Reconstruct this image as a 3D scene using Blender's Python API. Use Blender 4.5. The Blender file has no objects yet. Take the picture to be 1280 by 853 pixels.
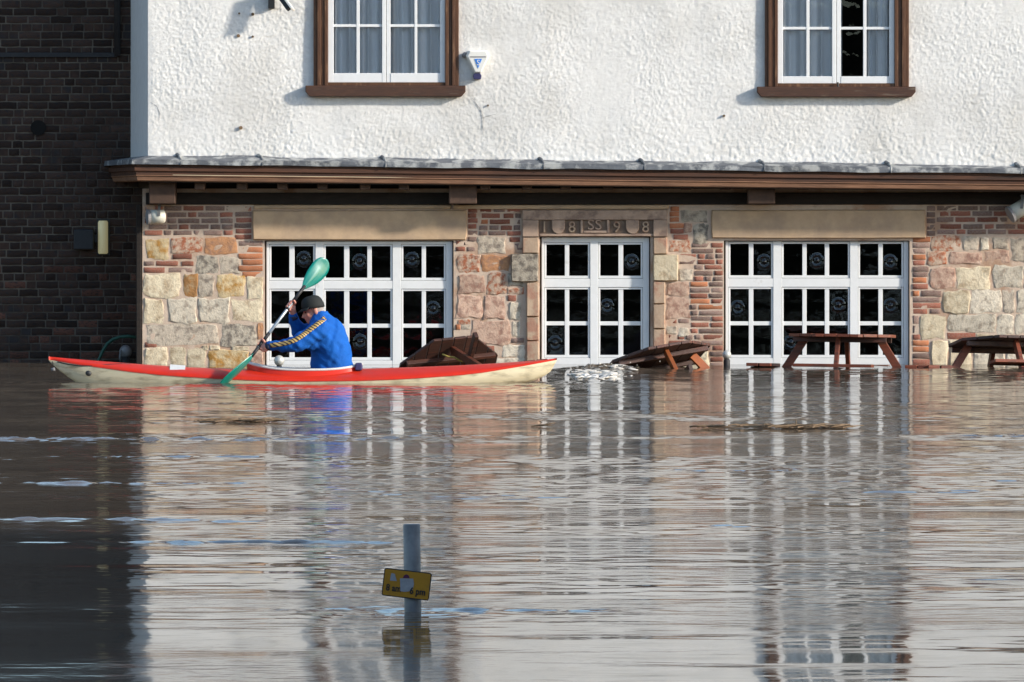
import bpy, math, random
import numpy as np
from mathutils import Vector, Matrix
from mathutils.bvhtree import BVHTree
R = math.radians
random.seed(7)
rng = np.random.default_rng(11)
scene = bpy.context.scene
COL = scene.collection

# ------------------------------------------------------------------ camera, sky, sun, exposure
F = 9200.0          # focal length in photograph pixels (1280 wide)
HZ = 242.0          # horizon row in the photograph
CH = 1.857          # camera height above the flood water
CY = -40.0          # the camera stands this far back (y), across the flooded river
cam_d = bpy.data.cameras.new('camera')
cam_d.sensor_width = 36.0
cam_d.lens = F / 1280.0 * 36.0
cam_d.shift_y = -(426.5 - HZ) / 1280.0
cam_d.clip_start = 0.5
cam_d.clip_end = 3000
cam = bpy.data.objects.new('camera', cam_d)
cam.location = (0, CY, CH)
cam.rotation_euler = (R(90), 0, 0)
COL.objects.link(cam)
scene.camera = cam

SUN = Vector((-2.4, 1.0, -1.0)).normalized()      # travel direction of sunlight
world = bpy.data.worlds.new('World')
scene.world = world
world.use_nodes = True
wn = world.node_tree
for n in list(wn.nodes):
    wn.nodes.remove(n)
sky = wn.nodes.new('ShaderNodeTexSky')
sky.sky_type = 'NISHITA'
sky.sun_disc = False
sky.sun_elevation = math.asin(-SUN.z)
sky.sun_rotation = math.atan2(-SUN.x, -SUN.y)
sky.air_density = 1.0
sky.dust_density = 0.6
sky.ozone_density = 1.5
bg = wn.nodes.new('ShaderNodeBackground')
bg.inputs[1].default_value = 0.15
wo = wn.nodes.new('ShaderNodeOutputWorld')
wn.links.new(sky.outputs[0], bg.inputs[0])
wn.links.new(bg.outputs[0], wo.inputs[0])

sun_d = bpy.data.lights.new('sun', 'SUN')
sun_d.energy = 3.2
sun_d.angle = R(3.5)
sun_d.color = (1.0, 0.93, 0.83)
sun = bpy.data.objects.new('sun', sun_d)
sun.rotation_euler = SUN.to_track_quat('-Z', 'Y').to_euler()
sun.location = (30, -10, 20)
COL.objects.link(sun)

vs = scene.view_settings
vs.view_transform = 'Standard'
vs.look = 'None'
vs.exposure = 0.80
vs.gamma = 1.0
vs.use_curve_mapping = False
scene.render.engine = 'CYCLES'
scene.cycles.use_denoising = True
scene.cycles.max_bounces = 8
scene.cycles.transparent_max_bounces = 12
scene.cycles.caustics_reflective = False
scene.cycles.caustics_refractive = False
scene.cycles.sample_clamp_indirect = 6.0


# ------------------------------------------------------------------ helpers
def W(px, py, y):
    """photograph pixel on the vertical plane at distance y -> world point"""
    s = F / (y - CY)
    return Vector(((px - 640.0) / s, y, CH + (HZ - py) / s))


def wx(px, y):
    return (px - 640.0) * (y - CY) / F


def wz(py, y):
    return CH + (HZ - py) * (y - CY) / F


def tag(o, label=None, cat=None, group=None, kind=None):
    if label:
        o['label'] = label
    if cat:
        o['category'] = cat
    if group:
        o['group'] = group
    if kind:
        o['kind'] = kind
    return o


def empty(name, loc=(0, 0, 0)):
    o = bpy.data.objects.new(name, None)
    o.location = loc
    o.empty_display_size = 0.1
    COL.objects.link(o)
    return o


def link(name, me, mat=None, parent=None):
    o = bpy.data.objects.new(name, me)
    COL.objects.link(o)
    if mat is not None:
        if not me.materials:
            me.materials.append(mat)
    if parent is not None:
        o.parent = parent
    return o


class MB:
    """collects geometry for one mesh"""
    def __init__(self):
        self.v = []
        self.f = []

    def verts(self, vs_):
        b = len(self.v)
        self.v.extend([tuple(p) for p in vs_])
        return b

    def box(self, x0, x1, y0, y1, z0, z1):
        b = self.verts([(x0, y0, z0), (x1, y0, z0), (x1, y1, z0), (x0, y1, z0),
                        (x0, y0, z1), (x1, y0, z1), (x1, y1, z1), (x0, y1, z1)])
        for q in ((0, 3, 2, 1), (4, 5, 6, 7), (0, 1, 5, 4), (1, 2, 6, 5), (2, 3, 7, 6), (3, 0, 4, 7)):
            self.f.append(tuple(b + i for i in q))
        return self

    def obox(self, c, ax, ay, az):
        """oriented box: centre and three half-axis vectors"""
        c, ax, ay, az = Vector(c), Vector(ax), Vector(ay), Vector(az)
        if ax.cross(ay).dot(az) < 0:
            az = -az
        pts = []
        for sz in (-1, 1):
            for sx, sy in ((-1, -1), (1, -1), (1, 1), (-1, 1)):
                pts.append(c + ax * sx + ay * sy + az * sz)
        b = self.verts(pts)
        for q in ((0, 3, 2, 1), (4, 5, 6, 7), (0, 1, 5, 4), (1, 2, 6, 5), (2, 3, 7, 6), (3, 0, 4, 7)):
            self.f.append(tuple(b + i for i in q))
        return self

    def beam(self, p, q, w, h, up=(0, 0, 1)):
        p, q = Vector(p), Vector(q)
        d = q - p
        u = Vector(up)
        s = d.cross(u)
        if s.length < 1e-6:
            s = d.cross(Vector((0, 1, 0)))
        s.normalize()
        u = s.cross(d).normalized()
        return self.obox((p + q) / 2, d / 2, s * w / 2, u * h / 2)

    def prism(self, pts, y0, y1):
        """polygon in x,z (counter-clockwise seen from -y) extruded from y0 (front) to y1"""
        n = len(pts)
        b = self.verts([(x, y0, z) for x, z in pts] + [(x, y1, z) for x, z in pts])
        self.f.append(tuple(b + i for i in range(n)))
        self.f.append(tuple(b + n + i for i in reversed(range(n))))
        for i in range(n):
            j = (i + 1) % n
            self.f.append((b + i, b + n + i, b + n + j, b + j))
        return self

    def tube(self, pts, radii, n=10, caps=True):
        pts = [Vector(p) for p in pts]
        if not hasattr(radii, '__len__'):
            radii = [radii] * len(pts)
        rings = []
        ref = None
        for i, p in enumerate(pts):
            a = pts[max(i - 1, 0)]
            c = pts[min(i + 1, len(pts) - 1)]
            d = (c - a).normalized()
            if ref is None:
                ref = d.orthogonal().normalized()
            ref = (ref - d * ref.dot(d))
            if ref.length < 1e-6:
                ref = d.orthogonal()
            ref.normalize()
            s = d.cross(ref)
            rings.append(self.verts([p + (ref * math.cos(2 * math.pi * k / n) + s * math.sin(2 * math.pi * k / n)) * radii[i]
                                     for k in range(n)]))
        for a, c in zip(rings, rings[1:]):
            for k in range(n):
                k2 = (k + 1) % n
                self.f.append((a + k, a + k2, c + k2, c + k))
        if caps:
            self.f.append(tuple(rings[0] + k for k in reversed(range(n))))
            self.f.append(tuple(rings[-1] + k for k in range(n)))
        return self

    def ellipsoid(self, c, ax, ay, az, nu=16, nv=10):
        c, ax, ay, az = Vector(c), Vector(ax), Vector(ay), Vector(az)
        top = self.verts([c + az])
        rings = []
        for j in range(1, nv):
            t = math.pi * j / nv
            rings.append(self.verts([c + ax * math.sin(t) * math.cos(2 * math.pi * k / nu)
                                     + ay * math.sin(t) * math.sin(2 * math.pi * k / nu) + az * math.cos(t) for k in range(nu)]))
        bot = self.verts([c - az])
        for k in range(nu):
            self.f.append((top, rings[0] + k, rings[0] + (k + 1) % nu))
            self.f.append((bot, rings[-1] + (k + 1) % nu, rings[-1] + k))
        for a, b in zip(rings, rings[1:]):
            for k in range(nu):
                self.f.append((a + k, b + k, b + (k + 1) % nu, a + (k + 1) % nu))
        return self

    def loft(self, rings, closed=True, caps=True):
        bs = [self.verts(r) for r in rings]
        n = len(rings[0])
        for a, b in zip(bs, bs[1:]):
            for k in range(n if closed else n - 1):
                k2 = (k + 1) % n
                self.f.append((a + k, a + k2, b + k2, b + k))
        if caps and closed:
            self.f.append(tuple(bs[0] + k for k in reversed(range(n))))
            self.f.append(tuple(bs[-1] + k for k in range(n)))
        return self

    def mesh(self, name, smooth=False):
        me = bpy.data.meshes.new(name)
        me.from_pydata(self.v, [], self.f)
        me.update()
        if smooth:
            me.polygons.foreach_set('use_smooth', [True] * len(me.polygons))
        return me

    def build(self, name, mat, parent=None, smooth=False, bevel=0.0):
        o = link(name, self.mesh(name, smooth), mat, parent)
        if bevel:
            m = o.modifiers.new('bevel', 'BEVEL')
            m.width = bevel
            m.segments = 2
            m.limit_method = 'ANGLE'
            m.angle_limit = R(40)
        return o


def vnoise(x, y, seed, res):
    """smooth value noise on arrays x,y with cell size res"""
    g = np.random.default_rng(seed).random((257, 257))
    u = x / res
    v = y / res
    i = np.floor(u).astype(int)
    j = np.floor(v).astype(int)
    a = u - i
    b = v - j
    a = a * a * (3 - 2 * a)
    b = b * b * (3 - 2 * b)
    i0, i1, j0, j1 = i % 256, (i + 1) % 256, j % 256, (j + 1) % 256
    return (g[i0, j0] * (1 - a) * (1 - b) + g[i1, j0] * a * (1 - b) + g[i0, j1] * (1 - a) * b + g[i1, j1] * a * b) * 2 - 1


def grid_mesh(name, X, Y, Z, keep=None, smooth=True):
    """mesh from 2-D arrays; keep = boolean array of cells"""
    m, n = X.shape
    co = np.stack([X, Y, Z], -1).reshape(-1, 3)
    ii, jj = np.meshgrid(np.arange(m - 1), np.arange(n - 1), indexing='ij')
    q = np.stack([ii * n + jj, (ii + 1) * n + jj, (ii + 1) * n + jj + 1, ii * n + jj + 1], -1)
    if keep is not None:
        q = q[keep]
    q = q.reshape(-1, 4)
    used = np.zeros(len(co), bool)
    used[q.ravel()] = True
    remap = np.cumsum(used) - 1
    co = co[used]
    q = remap[q]
    me = bpy.data.meshes.new(name)
    me.vertices.add(len(co))
    me.vertices.foreach_set('co', co.ravel())
    me.loops.add(q.size)
    me.loops.foreach_set('vertex_index', q.ravel().astype(np.int32))
    me.polygons.add(len(q))
    me.polygons.foreach_set('loop_start', np.arange(0, q.size, 4, dtype=np.int32))
    me.polygons.foreach_set('loop_total', np.full(len(q), 4, dtype=np.int32))
    if smooth:
        me.polygons.foreach_set('use_smooth', np.ones(len(q), bool))
    me.update()
    me.validate()
    return me


# ------------------------------------------------------------------ materials
def nodes(name):
    m = bpy.data.materials.new(name)
    m.use_nodes = True
    nt = m.node_tree
    return m, nt, nt.nodes['Principled BSDF']


def pmat(name, c1, c2=None, scale=8.0, rough=0.7, bump=0.0, bscale=None, rand=0.0, c3=None, s3=2.0, t3=0.55, spec=0.4,
         stretch=None, metal=0.0, detail=6.0, coat=0.0, w3=0.12):
    """noise-mottled material: c1..c2 fine mottling, c3 larger patches, rand = brightness change per object"""
    m, nt, b = nodes(name)
    L = nt.links.new
    b.inputs['Roughness'].default_value = rough
    b.inputs['Specular IOR Level'].default_value = spec
    b.inputs['Metallic'].default_value = metal
    b.inputs['Coat Weight'].default_value = coat
    b.inputs['Coat Roughness'].default_value = 0.12
    if c2 is None:
        c2 = c1
    tc = nt.nodes.new('ShaderNodeTexCoord')
    oi = nt.nodes.new('ShaderNodeObjectInfo')
    off = nt.nodes.new('ShaderNodeVectorMath')
    off.operation = 'MULTIPLY_ADD'
    comb = nt.nodes.new('ShaderNodeCombineXYZ')
    L(oi.outputs['Random'], comb.inputs[0])
    L(oi.outputs['Random'], comb.inputs[2])
    off.inputs[1].default_value = (37, 0, 53)
    L(comb.outputs[0], off.inputs[0])
    L(tc.outputs['Object'], off.inputs[2])
    src = off.outputs[0]
    if stretch:
        mp = nt.nodes.new('ShaderNodeMapping')
        mp.inputs['Scale'].default_value = stretch
        L(src, mp.inputs[0])
        src = mp.outputs[0]
    n1 = nt.nodes.new('ShaderNodeTexNoise')
    n1.inputs['Scale'].default_value = scale
    n1.inputs['Detail'].default_value = detail
    n1.inputs['Roughness'].default_value = 0.65
    L(src, n1.inputs['Vector'])
    rp = nt.nodes.new('ShaderNodeMapRange')
    rp.inputs[1].default_value = 0.32
    rp.inputs[2].default_value = 0.68
    L(n1.outputs['Fac'], rp.inputs[0])
    mx = nt.nodes.new('ShaderNodeMix')
    mx.data_type = 'RGBA'
    mx.inputs[6].default_value = (*c1, 1)
    mx.inputs[7].default_value = (*c2, 1)
    L(rp.outputs[0], mx.inputs[0])
    col = mx.outputs[2]
    if c3 is not None:
        n3 = nt.nodes.new('ShaderNodeTexNoise')
        n3.inputs['Scale'].default_value = s3
        n3.inputs['Detail'].default_value = 5
        n3.inputs['Roughness'].default_value = 0.6
        L(src, n3.inputs['Vector'])
        r3 = nt.nodes.new('ShaderNodeMapRange')
        r3.inputs[1].default_value = t3 - w3 / 2
        r3.inputs[2].default_value = t3 + w3 / 2
        L(n3.outputs['Fac'], r3.inputs[0])
        m3 = nt.nodes.new('ShaderNodeMix')
        m3.data_type = 'RGBA'
        m3.inputs[7].default_value = (*c3, 1)
        L(r3.outputs[0], m3.inputs[0])
        L(col, m3.inputs[6])
        col = m3.outputs[2]
    if rand:
        mr = nt.nodes.new('ShaderNodeMapRange')
        mr.inputs[3].default_value = 1 - rand
        mr.inputs[4].default_value = 1 + rand
        L(oi.outputs['Random'], mr.inputs[0])
        hs = nt.nodes.new('ShaderNodeHueSaturation')
        L(mr.outputs[0], hs.inputs['Value'])
        L(col, hs.inputs['Color'])
        col = hs.outputs[0]
    L(col, b.inputs['Base Color'])
    if bump:
        nb = nt.nodes.new('ShaderNodeTexNoise')
        nb.inputs['Scale'].default_value = bscale or scale * 3
        nb.inputs['Detail'].default_value = 6
        nb.inputs['Roughness'].default_value = 0.7
        L(src, nb.inputs['Vector'])
        bp = nt.nodes.new('ShaderNodeBump')
        bp.inputs['Strength'].default_value = 1.0
        bp.inputs['Distance'].default_value = bump
        L(nb.outputs['Fac'], bp.inputs['Height'])
        L(bp.outputs[0], b.inputs['Normal'])
    return m


M = {}
M['roughcast'] = pmat('roughcast_white', (0.83, 0.81, 0.77), (0.73, 0.71, 0.675), 22, 0.9, 0.0045, 130, c3=(0.63, 0.605, 0.56), s3=1.3, t3=0.60, w3=0.28, spec=0.15)
M['render_side'] = pmat('smooth_white_render', (0.72, 0.71, 0.69), (0.64, 0.63, 0.61), 10, 0.9, 0.001, 60, spec=0.15)
M['mortar'] = pmat('lime_mortar', (0.64, 0.50, 0.39), (0.53, 0.405, 0.31), 9, 0.95, 0.004, 45, c3=(0.44, 0.28, 0.19), s3=2.2, t3=0.57, spec=0.1)
def stone(n, a, b, c=None, t=0.56, s3=7.0):
    M[n] = pmat('stone_' + n, a, b, 16, 0.92, 0.009, 34, rand=0.16, c3=c, s3=s3, t3=t, spec=0.12, w3=0.16)
stone('cream', (0.762, 0.655, 0.470), (0.594, 0.487, 0.336), (0.426, 0.325, 0.213), 0.57, 9)
stone('grey', (0.627, 0.532, 0.414), (0.470, 0.392, 0.308), (0.280, 0.230, 0.185), 0.56, 13)
stone('darkgrey', (0.515, 0.448, 0.353), (0.358, 0.308, 0.246), (0.190, 0.162, 0.134), 0.53, 16)
stone('pink', (0.605, 0.431, 0.325), (0.470, 0.308, 0.230), (0.336, 0.196, 0.146), 0.54, 13)
stone('mottled', (0.605, 0.448, 0.325), (0.426, 0.308, 0.235), (0.370, 0.134, 0.073), 0.52, 19)
stone('ochre', (0.694, 0.560, 0.347), (0.582, 0.426, 0.235), (0.470, 0.246, 0.067), 0.54, 9)
stone('orange', (0.54, 0.29, 0.15), (0.42, 0.20, 0.10), (0.36, 0.20, 0.13), 0.55, 17)
stone('rust', (0.46, 0.24, 0.095), (0.38, 0.19, 0.075), (0.52, 0.38, 0.22), 0.58, 9)
stone('pale', (0.739, 0.650, 0.515), (0.571, 0.493, 0.386), (0.370, 0.308, 0.241), 0.57, 13)
M['lintel'] = pmat('lintel_sandstone', (0.60, 0.43, 0.275), (0.50, 0.35, 0.225), 7, 0.9, 0.002, 70, c3=(0.38, 0.28, 0.20), s3=2.5, t3=0.58, w3=0.3, spec=0.12)
M['carved'] = pmat('carved_sandstone', (0.50, 0.36, 0.27), (0.38, 0.27, 0.205), 9, 0.9, 0.004, 50, rand=0.1, c3=(0.27, 0.19, 0.15), s3=5, t3=0.57, spec=0.12)
M['jamb'] = pmat('jamb_sandstone', (0.47, 0.35, 0.25), (0.38, 0.27, 0.19), 10, 0.9, 0.004, 50, rand=0.1, c3=(0.36, 0.20, 0.14), s3=6, t3=0.55, spec=0.12)
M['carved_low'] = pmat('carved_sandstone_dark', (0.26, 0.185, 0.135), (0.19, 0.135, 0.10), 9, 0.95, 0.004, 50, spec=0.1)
M['brick_orange'] = pmat('brick_orange', (0.54, 0.21, 0.095), (0.43, 0.15, 0.075), 22, 0.9, 0.004, 60, rand=0.2, c3=(0.42, 0.27, 0.19), s3=16, t3=0.58, spec=0.12)
M['brick_red'] = pmat('brick_red', (0.38, 0.125, 0.075), (0.27, 0.10, 0.07), 22, 0.9, 0.004, 60, rand=0.28, c3=(0.34, 0.24, 0.19), s3=16, t3=0.56, spec=0.12)
M['brick_grey'] = pmat('brick_grey', (0.36, 0.265, 0.215), (0.24, 0.165, 0.14), 22, 0.9, 0.004, 60, rand=0.25, c3=(0.22, 0.10, 0.075), s3=9, t3=0.57, spec=0.12)
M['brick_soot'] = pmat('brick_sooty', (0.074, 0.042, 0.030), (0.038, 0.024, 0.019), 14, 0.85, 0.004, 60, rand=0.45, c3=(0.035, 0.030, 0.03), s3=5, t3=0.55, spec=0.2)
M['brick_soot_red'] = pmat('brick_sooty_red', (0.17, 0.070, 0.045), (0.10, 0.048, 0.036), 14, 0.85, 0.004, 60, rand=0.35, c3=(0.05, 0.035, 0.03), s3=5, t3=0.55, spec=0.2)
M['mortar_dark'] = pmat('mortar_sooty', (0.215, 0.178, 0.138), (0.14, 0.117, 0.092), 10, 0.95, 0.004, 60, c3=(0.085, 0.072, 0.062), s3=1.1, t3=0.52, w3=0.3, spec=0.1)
M['white_paint'] = pmat('white_gloss_paint', (0.80, 0.80, 0.79), (0.75, 0.75, 0.735), 12, 0.38, 0.0006, 40, c3=(0.62, 0.60, 0.56), s3=5, t3=0.70, w3=0.1, spec=0.4)
M['casing'] = pmat('brown_varnished_wood', (0.13, 0.058, 0.028), (0.075, 0.034, 0.018), 9, 0.5, 0.0015, 60, stretch=(6, 6, 0.8), c3=(0.20, 0.105, 0.055), s3=4, t3=0.62, spec=0.35)
M['sill'] = pmat('brown_sill_wood', (0.095, 0.045, 0.028), (0.055, 0.03, 0.022), 9, 0.6, 0.0015, 60, stretch=(0.8, 6, 6), c3=(0.15, 0.11, 0.08), s3=5, t3=0.66, spec=0.3)
M['fascia'] = pmat('fascia_timber', (0.135, 0.060, 0.034), (0.080, 0.040, 0.026), 7, 0.65, 0.002, 50, stretch=(0.5, 6, 6), c3=(0.055, 0.034, 0.026), s3=2.5, t3=0.55, w3=0.25, spec=0.25)
M['moulding'] = pmat('moulding_timber', (0.33, 0.175, 0.10), (0.21, 0.105, 0.06), 7, 0.65, 0.002, 50, stretch=(0.5, 6, 6), c3=(0.13, 0.07, 0.045), s3=3, t3=0.57, w3=0.25, spec=0.25)
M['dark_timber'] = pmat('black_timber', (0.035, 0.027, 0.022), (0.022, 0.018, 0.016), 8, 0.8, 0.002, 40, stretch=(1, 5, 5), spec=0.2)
M['joist'] = pmat('joist_timber', (0.11, 0.066, 0.046), (0.07, 0.045, 0.034), 8, 0.8, 0.002, 40, spec=0.2, rand=0.2)
M['lead'] = pmat('lead_sheet', (0.15, 0.158, 0.17), (0.085, 0.092, 0.104), 9, 0.65, 0.006, 30, c3=(0.40, 0.40, 0.38), s3=6, t3=0.55, w3=0.12, spec=0.4)
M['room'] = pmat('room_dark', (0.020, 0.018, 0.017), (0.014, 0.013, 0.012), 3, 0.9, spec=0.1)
M['curtain'] = pmat('net_curtain', (0.93, 0.94, 0.95), (0.90, 0.91, 0.93), 5, 0.9, spec=0.1)
M['roof'] = pmat('roof_tile', (0.18, 0.09, 0.06), (0.12, 0.065, 0.05), 6, 0.9, 0.01, 12, spec=0.1)
M['black'] = pmat('black_plastic', (0.018, 0.018, 0.019), (0.026, 0.026, 0.028), 20, 0.5, spec=0.4)
M['iron'] = pmat('cast_iron', (0.022, 0.022, 0.024), (0.035, 0.032, 0.032), 20, 0.6, 0.001, 40, spec=0.35)
M['offwhite'] = pmat('off_white_enamel', (0.72, 0.70, 0.60), (0.62, 0.60, 0.51), 9, 0.45, spec=0.4)
M['white_plastic'] = pmat('white_plastic', (0.80, 0.78, 0.72), (0.74, 0.72, 0.66), 9, 0.45, spec=0.4)
M['grey_plastic'] = pmat('grey_plastic', (0.27, 0.26, 0.26), (0.22, 0.21, 0.21), 12, 0.5, spec=0.35)
M['galv'] = pmat('galvanised_steel', (0.165, 0.168, 0.17), (0.105, 0.108, 0.11), 14, 0.6, 0.0005, 60, c3=(0.21, 0.212, 0.21), s3=6, t3=0.58, metal=0.25, spec=0.5)
M['chrome'] = pmat('brushed_steel_ball', (0.62, 0.62, 0.58), (0.5, 0.5, 0.47), 14, 0.45, metal=0.35)
M['navy'] = pmat('navy_plastic', (0.05, 0.045, 0.13), (0.035, 0.033, 0.09), 12, 0.4)
M['logo_blue'] = pmat('logo_blue', (0.02, 0.17, 0.65), (0.03, 0.25, 0.75), 20, 0.4)
M['sign_yellow'] = pmat('sign_amber', (0.46, 0.215, 0.006), (0.40, 0.18, 0.006), 20, 0.55, c3=(0.34, 0.165, 0.012), s3=14, t3=0.62, spec=0.4)
M['sign_black'] = pmat('sign_black', (0.015, 0.013, 0.012), (0.02, 0.017, 0.015), 20, 0.5)
M['sticker'] = pmat('torn_sticker_paper', (0.34, 0.34, 0.35), (0.26, 0.26, 0.27), 40, 0.7)
M['sticker_purple'] = pmat('sticker_purple', (0.05, 0.012, 0.07), (0.13, 0.014, 0.03), 60, 0.6)
M['kayak_red'] = pmat('kayak_red_gelcoat', (0.64, 0.029, 0.010), (0.55, 0.024, 0.009), 5, 0.35, 0.0004, 20, c3=(0.46, 0.04, 0.022), s3=3.2, t3=0.64, w3=0.2, coat=0.05, spec=0.3)
M['kayak_cream'] = pmat('kayak_cream_gelcoat', (0.84, 0.74, 0.52), (0.76, 0.65, 0.43), 7, 0.4, c3=(0.36, 0.29, 0.18), s3=5, t3=0.60, w3=0.2, stretch=(0.6, 1, 2.5))
M['rim_white'] = pmat('coaming_white', (0.70, 0.69, 0.66), (0.6, 0.59, 0.56), 10, 0.4)
M['rim_grey'] = pmat('cockpit_grey', (0.20, 0.20, 0.21), (0.15, 0.15, 0.16), 10, 0.6)
M['teal'] = pmat('paddle_teal', (0.0, 0.21, 0.165), (0.0, 0.17, 0.135), 6, 0.3, spec=0.5, coat=0.3)
M['shaft'] = pmat('paddle_shaft_alloy', (0.42, 0.46, 0.48), (0.34, 0.38, 0.41), 8, 0.3, metal=0.5)
M['grip'] = pmat('paddle_grip_black', (0.02, 0.02, 0.022), (0.028, 0.028, 0.03), 20, 0.6)
M['skin'] = pmat('skin', (0.62, 0.29, 0.21), (0.53, 0.21, 0.155), 18, 0.5, 0.0006, 60, spec=0.35)
M['jacket'] = pmat('blue_tracksuit', (0.006, 0.105, 0.43), (0.005, 0.08, 0.34), 6, 0.8, 0.010, 14, spec=0.2)
M['cap'] = pmat('black_cap', (0.009, 0.011, 0.0105), (0.014, 0.016, 0.015), 20, 0.8, 0.001, 60)
M['trousers'] = pmat('navy_trousers', (0.02, 0.025, 0.05), (0.03, 0.035, 0.06), 20, 0.8)
M['wood_red'] = pmat('red_brown_table_wood', (0.20, 0.050, 0.022), (0.125, 0.034, 0.018), 7, 0.5, 0.002, 40, stretch=(0.8, 5, 5), rand=0.25, c3=(0.085, 0.03, 0.018), s3=4, t3=0.58, spec=0.4)
M['wood_orange'] = pmat('orange_brown_table_leg', (0.36, 0.105, 0.030), (0.25, 0.07, 0.025), 7, 0.45, 0.002, 40, rand=0.2, c3=(0.13, 0.045, 0.02), s3=4, t3=0.6, spec=0.4)
M['wood_dark'] = pmat('wet_dark_table_wood', (0.075, 0.032, 0.022), (0.042, 0.020, 0.015), 7, 0.45, 0.003, 40, stretch=(0.8, 5, 5), rand=0.3, c3=(0.11, 0.038, 0.024), s3=4, t3=0.6, spec=0.4)
M['rope'] = pmat('yellow_rope', (0.45, 0.33, 0.07), (0.32, 0.22, 0.05), 40, 0.8)
M['hose'] = pmat('green_hose', (0.03, 0.11, 0.075), (0.02, 0.08, 0.055), 20, 0.5)
M['foam'] = pmat('white_water_foam', (0.80, 0.77, 0.71), (0.50, 0.45, 0.38), 12, 0.35, 0.004, 50)
M['debris'] = pmat('floating_reed', (0.20, 0.13, 0.07), (0.10, 0.065, 0.04), 30, 0.8, rand=0.3)
M['bank'] = pmat('far_bank_trees', (0.055, 0.055, 0.035), (0.03, 0.03, 0.02), 0.25, 0.95, spec=0.05)
M['quay'] = pmat('quay_stone', (0.16, 0.14, 0.12), (0.11, 0.10, 0.085), 4, 0.9)


def glass_mat(name, tint=0.9, ior=1.5):
    m = bpy.data.materials.new(name)
    m.use_nodes = True
    nt = m.node_tree
    for n in list(nt.nodes):
        nt.nodes.remove(n)
    L = nt.links.new
    o = nt.nodes.new('ShaderNodeOutputMaterial')
    t = nt.nodes.new('ShaderNodeBsdfTransparent')
    t.inputs[0].default_value = (tint, tint, tint, 1)
    g = nt.nodes.new('ShaderNodeBsdfGlossy')
    g.inputs['Roughness'].default_value = 0.02
    fr = nt.nodes.new('ShaderNodeFresnel')
    fr.inputs[0].default_value = ior
    tc = nt.nodes.new('ShaderNodeTexCoord')
    no = nt.nodes.new('ShaderNodeTexNoise')
    no.inputs['Scale'].default_value = 6
    no.inputs['Detail'].default_value = 1
    bp = nt.nodes.new('ShaderNodeBump')
    bp.inputs['Distance'].default_value = 0.004
    L(tc.outputs['Object'], no.inputs[0])
    L(no.outputs['Fac'], bp.inputs['Height'])
    L(bp.outputs[0], g.inputs['Normal'])
    mx = nt.nodes.new('ShaderNodeMixShader')
    L(fr.outputs[0], mx.inputs[0])
    L(t.outputs[0], mx.inputs[1])
    L(g.outputs[0], mx.inputs[2])
    L(mx.outputs[0], o.inputs[0])
    return m


M['glass'] = glass_mat('window_glass', 1.0)
M['crown'] = glass_mat('crown_glass', 0.9, 1.68)
m_, nt_, b_ = nodes('lamp_diffuser')
b_.inputs['Base Color'].default_value = (0.62, 0.56, 0.34, 1)
b_.inputs['Roughness'].default_value = 0.5
b_.inputs['Emission Color'].default_value = (1.0, 0.88, 0.45, 1)
b_.inputs['Emission Strength'].default_value = 0.09
M['diffuser'] = m_

# sleeve braid: alternating gold and black bands along the strip (UV u runs along the sleeve)
m_, nt_, b_ = nodes('sleeve_braid')
tc_ = nt_.nodes.new('ShaderNodeTexCoord')
wv_ = nt_.nodes.new('ShaderNodeTexWave')
wv_.bands_direction = 'DIAGONAL'
wv_.inputs['Scale'].default_value = 14
wv_.inputs['Distortion'].default_value = 2.5
wv_.inputs['Detail'].default_value = 2
nt_.links.new(tc_.outputs['Object'], wv_.inputs[0])
rp_ = nt_.nodes.new('ShaderNodeValToRGB')
rp_.color_ramp.elements[0].color = (0.06, 0.04, 0.03, 1)
rp_.color_ramp.elements[0].position = 0.3
rp_.color_ramp.elements[1].color = (0.62, 0.40, 0.13, 1)
rp_.color_ramp.elements[1].position = 0.55
nt_.links.new(wv_.outputs[0], rp_.inputs[0])
nt_.links.new(rp_.outputs[0], b_.inputs['Base Color'])
M['braid'] = m_


def water_mat():
    m, nt, b = nodes('flood_water')
    L = nt.links.new
    b.inputs['Base Color'].default_value = (0.125, 0.097, 0.069, 1)
    b.inputs['Roughness'].default_value = 0.035
    b.inputs['IOR'].default_value = 1.333
    b.inputs['Specular IOR Level'].default_value = 0.5
    tc = nt.nodes.new('ShaderNodeTexCoord')
    mp = nt.nodes.new('ShaderNodeMapping')
    mp.inputs['Scale'].default_value = (0.45, 1.0, 1.0)
    L(tc.outputs['Object'], mp.inputs[0])
    n1 = nt.nodes.new('ShaderNodeTexNoise')
    n1.inputs['Scale'].default_value = 11
    n1.inputs['Detail'].default_value = 3
    n1.inputs['Roughness'].default_value = 0.5
    L(mp.outputs[0], n1.inputs[0])
    # wind patches: where the fine ripple is strong or weak
    n2 = nt.nodes.new('ShaderNodeTexNoise')
    n2.inputs['Scale'].default_value = 0.5
    n2.inputs['Detail'].default_value = 3
    L(mp.outputs[0], n2.inputs[0])
    r = nt.nodes.new('ShaderNodeMapRange')
    r.inputs[1].default_value = 0.40
    r.inputs[2].default_value = 0.62
    r.inputs[3].default_value = 0.15
    r.inputs[4].default_value = 1.0
    L(n2.outputs['Fac'], r.inputs[0])
    rr2 = nt.nodes.new('ShaderNodeMapRange')      # capillary ripple too fine to model blurs the mirror in patches
    rr2.inputs[1].default_value = 0.35
    rr2.inputs[2].default_value = 0.65
    rr2.inputs[3].default_value = 0.035
    rr2.inputs[4].default_value = 0.08
    L(n2.outputs['Fac'], rr2.inputs[0])
    L(rr2.outputs[0], b.inputs['Roughness'])
    bp = nt.nodes.new('ShaderNodeBump')
    bp.inputs['Distance'].default_value = 0.0022
    L(r.outputs[0], bp.inputs['Strength'])
    L(n1.outputs['Fac'], bp.inputs['Height'])
    L(bp.outputs[0], b.inputs['Normal'])
    return m


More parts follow.
